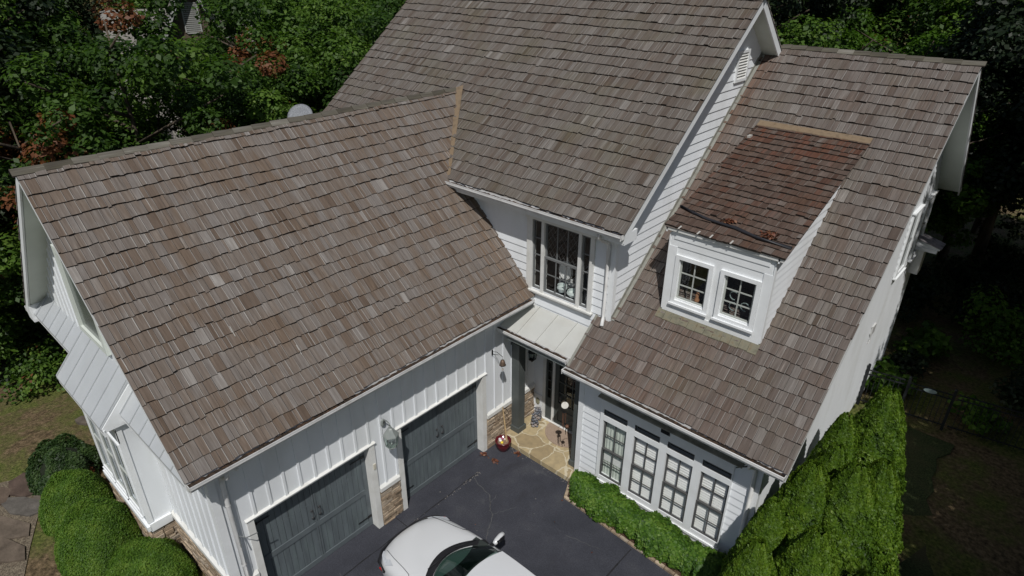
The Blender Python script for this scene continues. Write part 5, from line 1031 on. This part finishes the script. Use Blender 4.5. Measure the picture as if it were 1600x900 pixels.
for sg in (-1, 1):
    st_ = MB(); st_.box(2.45, 2.95, sg*.38-.25, sg*.38+.25, .5, .72); st_.prism([(2.90, sg*.38-.25, .70), (3.12, sg*.38-.25, 1.22), (3.24, sg*.38-.25, 1.20), (3.05, sg*.38-.25, .70)], (0, .5, 0)); so_ = carpart(st_, 'seat', SEAT, None, False, bevel=.03)
sw = MB(); q = [(2.18+.05*math.sin(a), .38+.17*math.cos(a), 1.0+.16*math.sin(a)) for a in [i*math.pi/8 for i in range(17)]]; sw.tube(q, .014, 6, cap=False); carpart(sw, 'steering_wheel', PLAST)
wp = MB(); wp.tube([(1.42, .25, 1.03), (1.60, .68, 1.035)], .010, 5); wp.tube([(1.40, -.45, 1.03), (1.44, .12, 1.038)], .010, 5); carpart(wp, 'wiper', PLAST)

# ------------------------------------------------------------------ lamps, pots and small things
LGREY = flat('pewter_lantern', (.22, .24, .23), .35, .15, 9, spec=.6); LGL = glass_mat('lantern_glass', (.80, .86, .82), base=.06)
def lantern(name, label, loc, rz, s=1.0, mat=LGREY):
    t = thing(name, label, 'wall lantern', loc, rz); o = Vector((0, 0, 0))
    def add(mb, n_, m_, par=None, sm_=False, rc=True): q = mb.build(n_, m_, par or t, smooth=sm_, local=True, recalc=rc); q.parent = par or t; return q
    m_ = MB(); m_.lathe((.004, 0, .02), [(0, .03), (.045, .028), (.06, .012), (.062, 0)], 16, M=Matrix.Diagonal((1, 1, 1.7, 1)) @ Matrix.Rotation(R(90), 4, 'Y')); add(m_, 'back_plate', mat, sm_=True)
    m_ = MB(); m_.tube([(.02, 0, .0), (.05, 0, .10), (.12, 0, .15), (.19*s, 0, .12), (.20*s, 0, .06)], .014, 8); add(m_, 'arm', mat, sm_=True)
    c_ = (.20*s, 0, 0)
    m_ = MB(); m_.lathe(c_, [(.0, .07), (.03, .06), (.035, .02), (.06, .0), (.075*1, -.02), (.135*s, -.12*s), (.14*s, -.135*s)], 6); add(m_, 'hood', mat)
    m_ = MB(); m_.lathe(c_, [(.125*s, -.137*s), (.10*s, -.36*s), (.03, -.40*s), (0, -.41*s)], 6); add(m_, 'glass', LGL, rc=True)
    m_ = MB()
    for i in range(6):
        a = i*math.pi/3; m_.tube([(c_[0]+.128*s*math.cos(a), .128*s*math.sin(a), -.135*s), (c_[0]+.102*s*math.cos(a), .102*s*math.sin(a), -.36*s)], .008, 5)
    rg_ = [(c_[0]+.102*s*math.cos(i*math.pi/3), .102*s*math.sin(i*math.pi/3), -.36*s) for i in range(7)]; m_.tube(rg_, .010, 5, cap=False); m_.lathe((c_[0], 0, -.36*s), [(.10*s, 0), (.05*s, -.05*s), (.015, -.10*s), (0, -.12*s)], 6); add(m_, 'cage', mat)
    m_ = MB(); m_.lathe((c_[0], 0, -.33*s), [(.014, 0), (.016, .12*s), (.0, .14*s)], 8); add(m_, 'candle', BLIND, sm_=True)
    return t
lantern('wall_lantern', 'grey six sided lantern on the pillar between the two garage doors', (.024, -3.60, 2.80), 0, 1.25)
lantern('porch_lantern', 'black lantern on the entrance wall behind the porch column', (.08, YD-.01, 2.42), R(-90), 1.0, BLACK)
def addp(t, mb, n_, m_, par=None, sm_=False, rc=True, **k): q = mb.build(n_, m_, par or t, smooth=sm_, local=True, recalc=rc, **k); q.parent = par or t; return q
# garden bell on a wall bracket
t = thing('hanging_bell', 'small brown bell hanging from a black bracket on the garage wall by the porch', 'bell', (.023, -.22, 2.98)); m_ = MB(); m_.box(0, .012, -.02, .02, -.10, .04); m_.tube([(.01, 0, .0), (.16, 0, .05), (.33, .02, -.02)], .008, 6); m_.tube([(.01, 0, -.08), (.2, .01, -.02)], .006, 6); addp(t, m_, 'bracket', BLACK)
m_ = MB(); m_.tube([(.33, .02, -.02), (.33, .02, -.12)], .004, 5); addp(t, m_, 'chain', BLACK)
m_ = MB(); m_.lathe((.33, .02, -.26), [(0, .15), (.04, .14), (.065, .08), (.07, .03), (.085, 0), (.06, .0)], 14); addp(t, m_, 'bell', flat('aged_bronze', (.13, .09, .065), .5, .3, 10, metal=.4), sm_=True)
m_ = MB(); m_.tube([(.33, .02, -.22), (.33, .02, -.36)], .004, 5); m_.lathe((.33, .02, -.42), [(0, .07), (.022, .05), (.026, .02), (.015, .0), (0, 0)], 8); addp(t, m_, 'clapper', flat('pale_clapper', (.42, .38, .33), .6, .1))
# wind chimes on the right porch post
BR = flat('copper_brown', (.16, .08, .05), .5, .3, 12, metal=.3)
t = thing('wind_chime', 'wind chime with a round white disc hanging at the right porch post', 'wind chime', (2.08, .42, 2.45)); m_ = MB(); m_.tube([(.03, .04, -.02), (-.03, -.12, .03), (-.06, -.25, -.01)], .007, 6); addp(t, m_, 'hook', BLACK)
m_ = MB(); m_.lathe((-.06, -.25, -.30), [(0, -.012), (.085, -.010), (.088, 0), (.085, .010), (0, .012)], 20, M=Matrix.Rotation(R(41), 4, 'Z') @ Matrix.Rotation(R(75), 4, 'X')); addp(t, m_, 'disc', flat('white_disc', (.7, .68, .62), .5, .1), sm_=False)
m_ = MB(); m_.tube([(-.06, -.25, -.02), (-.06, -.25, -.55)], .003, 4); m_.lathe((-.06, -.25, -.50), [(0, .01), (.05, .008), (.052, 0), (0, 0)], 12); addp(t, m_, 'cord', BLACK)
for i in range(5):
    a = i*1.257; m_ = MB(); m_.tube([(-.06+.04*math.cos(a), -.25+.04*math.sin(a), -.50), (-.06+.04*math.cos(a), -.25+.04*math.sin(a), -.80-.05*i)], .009, 6); addp(t, m_, 'chime_tube', BR)
t = thing('small_wind_chime', 'small brown wind chime low at the right porch post', 'wind chime', (2.07, .43, 1.45)); m_ = MB(); m_.tube([(.03, .03, .10), (-.02, -.05, .14), (-.06, -.11, .08)], .007, 6); addp(t, m_, 'hook', BLACK)
m_ = MB(); m_.lathe((-.06, -.11, -.06), [(0, .07), (.04, .06), (.055, .02), (.05, 0), (0, 0)], 12); addp(t, m_, 'cap', BR, sm_=True)
for i in range(4):
    a = i*1.57; m_ = MB(); m_.tube([(-.06+.03*math.cos(a), -.11+.03*math.sin(a), -.06), (-.06+.045*math.cos(a), -.11+.045*math.sin(a), -.20-.02*i)], .007, 5); addp(t, m_, 'chime_tube', BLACK)
# glazed pot
t = thing('glazed_pot', 'dark red glazed pot with pale odds and ends beside the porch edge', 'plant pot', (.34, -.17, .004)); m_ = MB(); m_.lathe((0, 0, 0), [(0, 0), (.10, 0), (.135, .05), (.185, .17), (.20, .26), (.195, .29), (.215, .30), (.215, .33), (.185, .33), (.175, .28), (0, .27)], 28); addp(t, m_, 'pot', flat('oxblood_glaze', (.095, .010, .014), .15, .2, 5, spec=.7), sm_=True)
m_ = MB(); m_.lathe((0, 0, .272), [(.18, 0), (.10, .015), (0, .02)], 16); addp(t, m_, 'soil', flat('pot_soil', (.20, .13, .09), .95, .4, 12))
for (dx, dy, c_, nm) in ((-.05, -.05, (.75, .72, .70), 'white_pebble'), (-.07, .04, (.35, .10, .16), 'pink_flower'), (.03, -.08, (.70, .52, .05), 'yellow_flower'), (-.10, -.02, (.6, .58, .6), 'white_pebble'), (.0, .07, (.55, .45, .4), 'pale_shell')):
    m_ = MB(); m_.lathe((dx, dy, .29), [(0, .0), (.035, .005), (.045, .025), (.025, .05), (0, .055)], 8); addp(t, m_, nm, flat(nm, c_, .5, .2, 20), sm_=True)
t = thing('garden_stick', 'tan wooden stake leaning on the stone base behind the red pot', 'stake', (.40, -.10, .28)); m_ = MB(); m_.tube([(0, 0, 0), (-.12, .06, .45), (-.25, .12, .92)], [.028, .022, .014], 7); addp(t, m_, 'stake', flat('tan_wood', (.42, .30, .16), .8, .2, 6, bump=.4)); m_ = MB(); m_.tube([(-.25, .12, .90), (-.16, .18, .85), (-.13, .22, .72)], .010, 5); addp(t, m_, 'hook', BLACK)
# doormat
m_ = MB(); pts = [(1.28+.62*math.cos(a), 1.40+.62*math.sin(a)) for a in [math.pi+i*math.pi/20 for i in range(21)]]; m_.prism([(x, y, .141) for x, y in pts], (0, 0, .018)); tag(m_.build('doormat', flat('woven_mat', (.33, .25, .19), .95, .12, 40, bump=.6, bscale=90)), 'half round beige doormat in front of the entrance door', 'doormat')
# stacked pebbles cairn figures
GST = attr_mat('grey_pebble', [(0, (.10, .11, .13)), (.5, (.18, .18, .19)), (1, (.32, .27, .24))], bump=.5)
for (x, y, hh, n_, lb) in ((.44, 1.00, .42, 30, 'blue grey pebble stack beside the column foot'), (.30, 1.28, .36, 26, 'paler pebble stack nearer the pet door')):
    m_ = MB(); rn = random.Random(int(x*100))
    for i in range(n_):
        z = .145+hh*i/n_; a = i*2.4; rr = .075*(1-.3*i/n_); M_ = Matrix.Diagonal((rn.uniform(.8, 1.3), rn.uniform(.8, 1.2), rn.uniform(.45, .7), 1)) @ Matrix.Identity(4); s_ = rn.uniform(.04, .058); m_.lathe((x+rr*math.cos(a), y+rr*math.sin(a), z+.02), [(0, -s_), (s_*.7, -s_*.7), (s_, 0), (s_*.7, s_*.7), (0, s_)], 8, M=M_, col=(rn.random(), 0, 0))
    tag(m_.build('stone_figure', GST, attr=True, smooth=True), lb, 'garden ornament')
# number plaque
m_ = MB(); m_.box(4.47, 4.66, YW-.078, YW-.063, 2.66, 2.75); m_.tube([(4.665, YW-.07, 2.76), (4.68, YW-.07, 2.66)], .008, 5); tag(m_.build('wall_plaque', PLAST), 'small black plaque above the two middle front windows', 'plaque')
# floodlight at the wing corner and rod lamp at the garage corner
t = thing('eave_spotlight', 'white spotlight on a bracket under the wing eave corner', 'spotlight', (6.44, YW-.03, 2.98)); m_ = MB(); m_.lathe((0, 0, 0), [(0, .03), (.05, .028), (.055, 0)], 12, M=Matrix.Rotation(R(90), 4, 'X')); addp(t, m_, 'base', GUTTER, sm_=True); m_ = MB(); m_.lathe((.02, -.10, .03), [(0, .06), (.045, .05), (.055, .0), (.03, -.03), (0, -.03)], 12); addp(t, m_, 'lamp_head', GUTTER, sm_=True)
m_ = MB(); m_.tube([(0, -.03, 0), (-.10, -.10, -.08), (-.26, -.16, -.16)], .012, 6); m_.tube([(-.05, -.03, -.08), (-.2, -.15, -.12)], .010, 6); addp(t, m_, 'arm', BLACK)
t = thing('corner_bracket', 'thin dark metal bracket on the garage front corner downspout', 'bracket', (.13, -6.97, 2.30)); m_ = MB(); m_.tube([(0, 0, .04), (.10, .10, .0), (.10, .30, -.04)], .010, 6); m_.tube([(0, 0, .04), (.06, -.02, -.18)], .012, 6); addp(t, m_, 'rod', flat('weathered_steel', (.16, .17, .17), .5, .2))
t = thing('wall_sconce', 'white round sensor light under the garage eave corner', 'sensor light', (.024, -6.70, 3.72)); m_ = MB(); m_.lathe((.0, 0, 0), [(0, .09), (.03, .08), (.04, .03), (.03, 0)], 12, M=Matrix.Rotation(R(90), 4, 'Y')); addp(t, m_, 'lamp_head', GUTTER, sm_=True)
# satellite dish behind the garage ridge
t = thing('satellite_dish', 'pale grey speckled dish showing above the garage ridge', 'satellite dish', (-4.72, -1.72, 7.50)); MR = Matrix.Rotation(R(41), 4, 'Z') @ Matrix.Rotation(R(52), 4, 'X'); m_ = MB(); m_.lathe((0, 0, .72), [(0, -.05), (.12, -.042), (.22, -.015), (.295, .012), (.30, .018), (.22, -.008), (.12, -.034), (0, -.042)], 32, M=MR); addp(t, m_, 'dish', flat('speckled_dish', (.20, .21, .225), .7, .3, 40), sm_=True)
m_ = MB(); m_.tube([(0, 0, -.06), (-.02, .10, .40), (0, .05, .68)], .025, 8); addp(t, m_, 'mast', LGREY); m_ = MB(); m_.tube([(0, -.2, .52), (.12, -.28, .60)], .012, 6); addp(t, m_, 'feed_arm', LGREY)
# black strip and leaves on the dormer roof
def dr(x, y, h=.055): return (x, y, DZ+(y-DY)*SD+h)
m_ = MB(); m_.tube([dr(3.40, 1.98), dr(3.75, 1.88), dr(4.1, 1.80, .06), (4.7, 1.78, dr(0, 1.78)[2]), dr(5.2, 1.66, .06), dr(5.86, 1.64, .06)], [.028, .034, .034, .036, .036, .032], 8); tag(m_.build('roof_edge_strip', flat('black_rubber', (.022, .022, .026), .5, .2, 8), smooth=True), 'black rubber pipe lying across the dormer roof', 'pipe')
RL = leaf_mat('fallen_red_leaves', [(0, (.08, .025, .015)), (.6, (.17, .06, .032)), (1, (.24, .12, .065))], .2)
def leafpile(label, cx, cy, zf, n, spread, size, seed, nm='leaf_cluster', ):
    r = np.random.default_rng(seed); P = np.stack([cx+r.normal(0, spread, n), cy+r.normal(0, spread*.7, n), np.zeros(n)], 1); P[:, 2] = [zf(a, b_)+abs(r.normal(0, .018)) for a, b_ in P[:, :2]]
    Nn = np.array([0, 0, 1.0])+r.normal(size=(n, 3))*.6; o = bpy.data.objects.new(nm, leaf_mesh(nm, RL, P, Nn, size, r.random(n))); COL.objects.link(o); tag(o, label, 'leaves'); return o
dz_ = lambda x, y: dr(x, y, .06)[2]
leafpile('rusty leaf cluster above the middle of the dormer strip', 4.52, 1.90, dz_, 34, .055, .055, 1); leafpile('larger rusty leaf cluster near the right end of the dormer strip', 5.36, 1.80, dz_, 46, .075, .055, 2)
gz = lambda x, y: .012
tag(leafpile('', 2.2, -.75, lambda x, y: .012, 14, 1.6, .035, 9, 'scattered_leaf'), 'few stray fallen leaves scattered over the driveway', 'leaves')
leafpile('small rusty leaf pile on the asphalt nearest the right garage door', .12, -.66, gz, 22, .05, .05, 3); leafpile('second rusty leaf pile on the asphalt in front of the red pot', .48, -.64, gz, 22, .045, .05, 4); leafpile('leaf pile on the asphalt against the porch edge', .75, -.03, gz, 22, .05, .05, 5)
# white strips: new shims on shakes
SH = flat('fresh_split_wood', (.42, .41, .38), .7, .05)
for (x, y, c_) in ((-1.57, -6.54, 0), (-.95, -5.82, 0), (-2.33, -4.27, 0), (-.38, -4.93, 0)):
    z = ZE+(XE-x)*.994; m_ = MB(); m_.obox(V(x, y, z+.052), V(-.15, 0, .149), V(0, .010, 0), V(.004, 0, .004)); tag(m_.build('wood_splinter', SH), {-1.57: 'pale splinter low on the left part of the garage roof', -.95: 'pale splinter lower on the garage roof, right of the first', -2.33: 'pale splinter highest up the garage roof', -.38: 'pale splinter nearest the garage eave'}[x], 'splinter')
for (x, y, lb) in ((3.45, 4.72, 'white plastic tab at the upper left edge of the dormer roof'),): m_ = MB(); m_.box(x, x+.07, y, y+.14, dr(x, y, .05)[2], dr(x, y, .07)[2]+.03); tag(m_.build('roof_tab', SH), lb, 'roof tab')
lbs = ['leftmost', 'second', 'third', 'rightmost']
for i, x in enumerate((3.72, 4.13, 4.40, 4.82)):
    m_ = MB(); m_.obox(V(x, DY-.05, DZ+.035), V(.03, 0, 0), V(.01, .10, .03), V(0, 0, .01)); tag(m_.build('shim_tab', SH), f'{lbs[i]} white tab poking out along the dormer eave', 'roof tab', 'white tabs along the dormer eave')
# iron fence and gate in the side yard
FE = flat('black_iron', (.020, .022, .024), .45, .2, 8)
def fence(name, label, A, B, hgt, cat, posts=(1, 1)):
    t = thing(name, label, cat, (A[0], A[1], 0)); d_ = V(B[0]-A[0], B[1]-A[1], 0); L = d_.length; u_ = d_.normalized(); nn = V(-u_.y, u_.x, 0)
    for zz in (.14, hgt-.20, hgt-.06): m_ = MB(); m_.obox(V(0, 0, zz)-nn*.014, d_, nn*.028, V(0, 0, .03)); addp(t, m_, 'rail', FE)
    n_ = int(L/.115)
    m_ = MB()
    for i in range(1, n_): m_.tube([u_*(L*i/n_)+V(0, 0, .08), u_*(L*i/n_)+V(0, 0, hgt-.04)], .009, 5)
    addp(t, m_, 'pickets', FE)
    for e, k in ((0, posts[0]), (1, posts[1])):
        if k: m_ = MB(); q = d_*e; m_.box(q.x-.035, q.x+.035, q.y-.035, q.y+.035, -.1, hgt+.12); m_.lathe((q.x, q.y, hgt+.12), [(.04, 0), (.03, .03), (0, .045)], 8); addp(t, m_, 'post', FE)
    return t
fence('iron_fence', 'short black iron fence between the side wall and the gate', (6.70, 8.25), (7.62, 8.42), 1.25, 'fence', (1, 0)); gt_ = fence('iron_gate', 'black iron gate with a small pale oval sign', (7.72, 8.44), (8.78, 8.60), 1.2, 'gate'); fence('iron_fence', 'black iron fence running right from the gate into the shade', (8.88, 8.62), (11.2, 9.0), 1.25, 'fence', (0, 1))
m_ = MB(); m_.lathe((.52, .04, 1.10), [(0, .012), (.16, .010), (.165, 0)], 16, M=Matrix.Rotation(R(8.6), 4, 'Z') @ Matrix.Diagonal((1, 1, .38, 1)) @ Matrix.Rotation(R(90), 4, 'X')); sg_ = addp(gt_, m_, 'sign_plate', flat('pale_sign', (.30, .38, .38), .5, .1))
# stepping stone in the lawn and a flat rock in the mossy bank
for (x, y, a, b_, lb) in ((8.75, 1.8, .22, .13, 'grey stepping stone in the dark lawn right of the evergreens'), (-9.1, -7.15, .28, .2, 'flat grey rock on the mossy ground below the pent roof')):
    m_ = MB(); m_.prism([(x_, y_, -.03) for x_, y_ in slab_poly(x, y, a, b_, .4)], (0, 0, .10), col=(.7, 0, 0)); tag(m_.build('flat_stone', STONEL, attr=True), lb, 'stone')
# things seen behind the second floor window: chair back and white dishes
t = thing('white_chair', 'white round backed chair seen through the second floor window', 'chair', (1.0, YM+.38, 4.32)); m_ = MB(); m_.lathe((0, 0, .62), [(.20, 0), (.215, .012), (.20, .024)], 20, M=Matrix.Diagonal((1, 1, 1.2, 1)) @ Matrix.Rotation(R(90), 4, 'X')); m_.lathe((0, -.01, .62), [(0, .0), (.17, .004), (.18, .014)], 20, M=Matrix.Diagonal((1, 1, 1.2, 1)) @ Matrix.Rotation(R(90), 4, 'X')); addp(t, m_, 'backrest', BLIND, sm_=True)
m_ = MB(); m_.box(-.2, .2, 0, .35, .20, .25); addp(t, m_, 'seat', BLIND)
for sx in (-.17, .17): m_ = MB(); m_.box(sx-.02, sx+.02, .0, .04, -.1, .45); addp(t, m_, 'leg', BLIND)
for i, (x, w_, h_) in enumerate(((1.03, .13, .18), (1.36, .16, .13), (1.83, .09, .14))):
    m_ = MB(); m_.lathe((x, YM+.22, 4.46), [(0, 0), (w_*.6, .0), (w_, h_*.6), (w_*.9, h_), (w_*.8, h_), (w_*.8, h_*.5), (0, .02)], 16); tag(m_.build('china_bowl', flat('pale_china', (.62, .68, .66), .3, .05)), ['pale bowl left of centre behind the second floor window', 'pale wide bowl right of centre behind the second floor window', 'small pale bowl behind the narrow right pane upstairs'][i], 'bowl')
# ornament in the left dormer window
m_ = MB(); m_.lathe((4.23, 1.475+.12, 5.18), [(0, 0), (.05, 0), (.06, .06), (.03, .12), (.045, .17), (.03, .22), (0, .23)], 12); tag(m_.build('figurine', flat('orange_china', (.34, .17, .09), .4, .2), smooth=True), 'small orange figurine standing in the left dormer window', 'figurine')
for i in range(3):
    a = [(5.0, 5.62), (5.25, 5.45), (5.02, 5.38)][i]; m_ = MB(); q = [(a[0]+.09*math.cos(b_), 1.475+.11, a[1]+.09*math.sin(b_)) for b_ in [j*.5 for j in range(11)]]; m_.tube(q, .012, 6); tag(m_.build('glass_ornament', flat('frosted_glass', (.22, .27, .26), .3, .1)), ['curled frosted ornament upper left in the right dormer window', 'curled frosted ornament at right in the right dormer window', 'curled frosted ornament lower left in the right dormer window'][i], 'ornament')
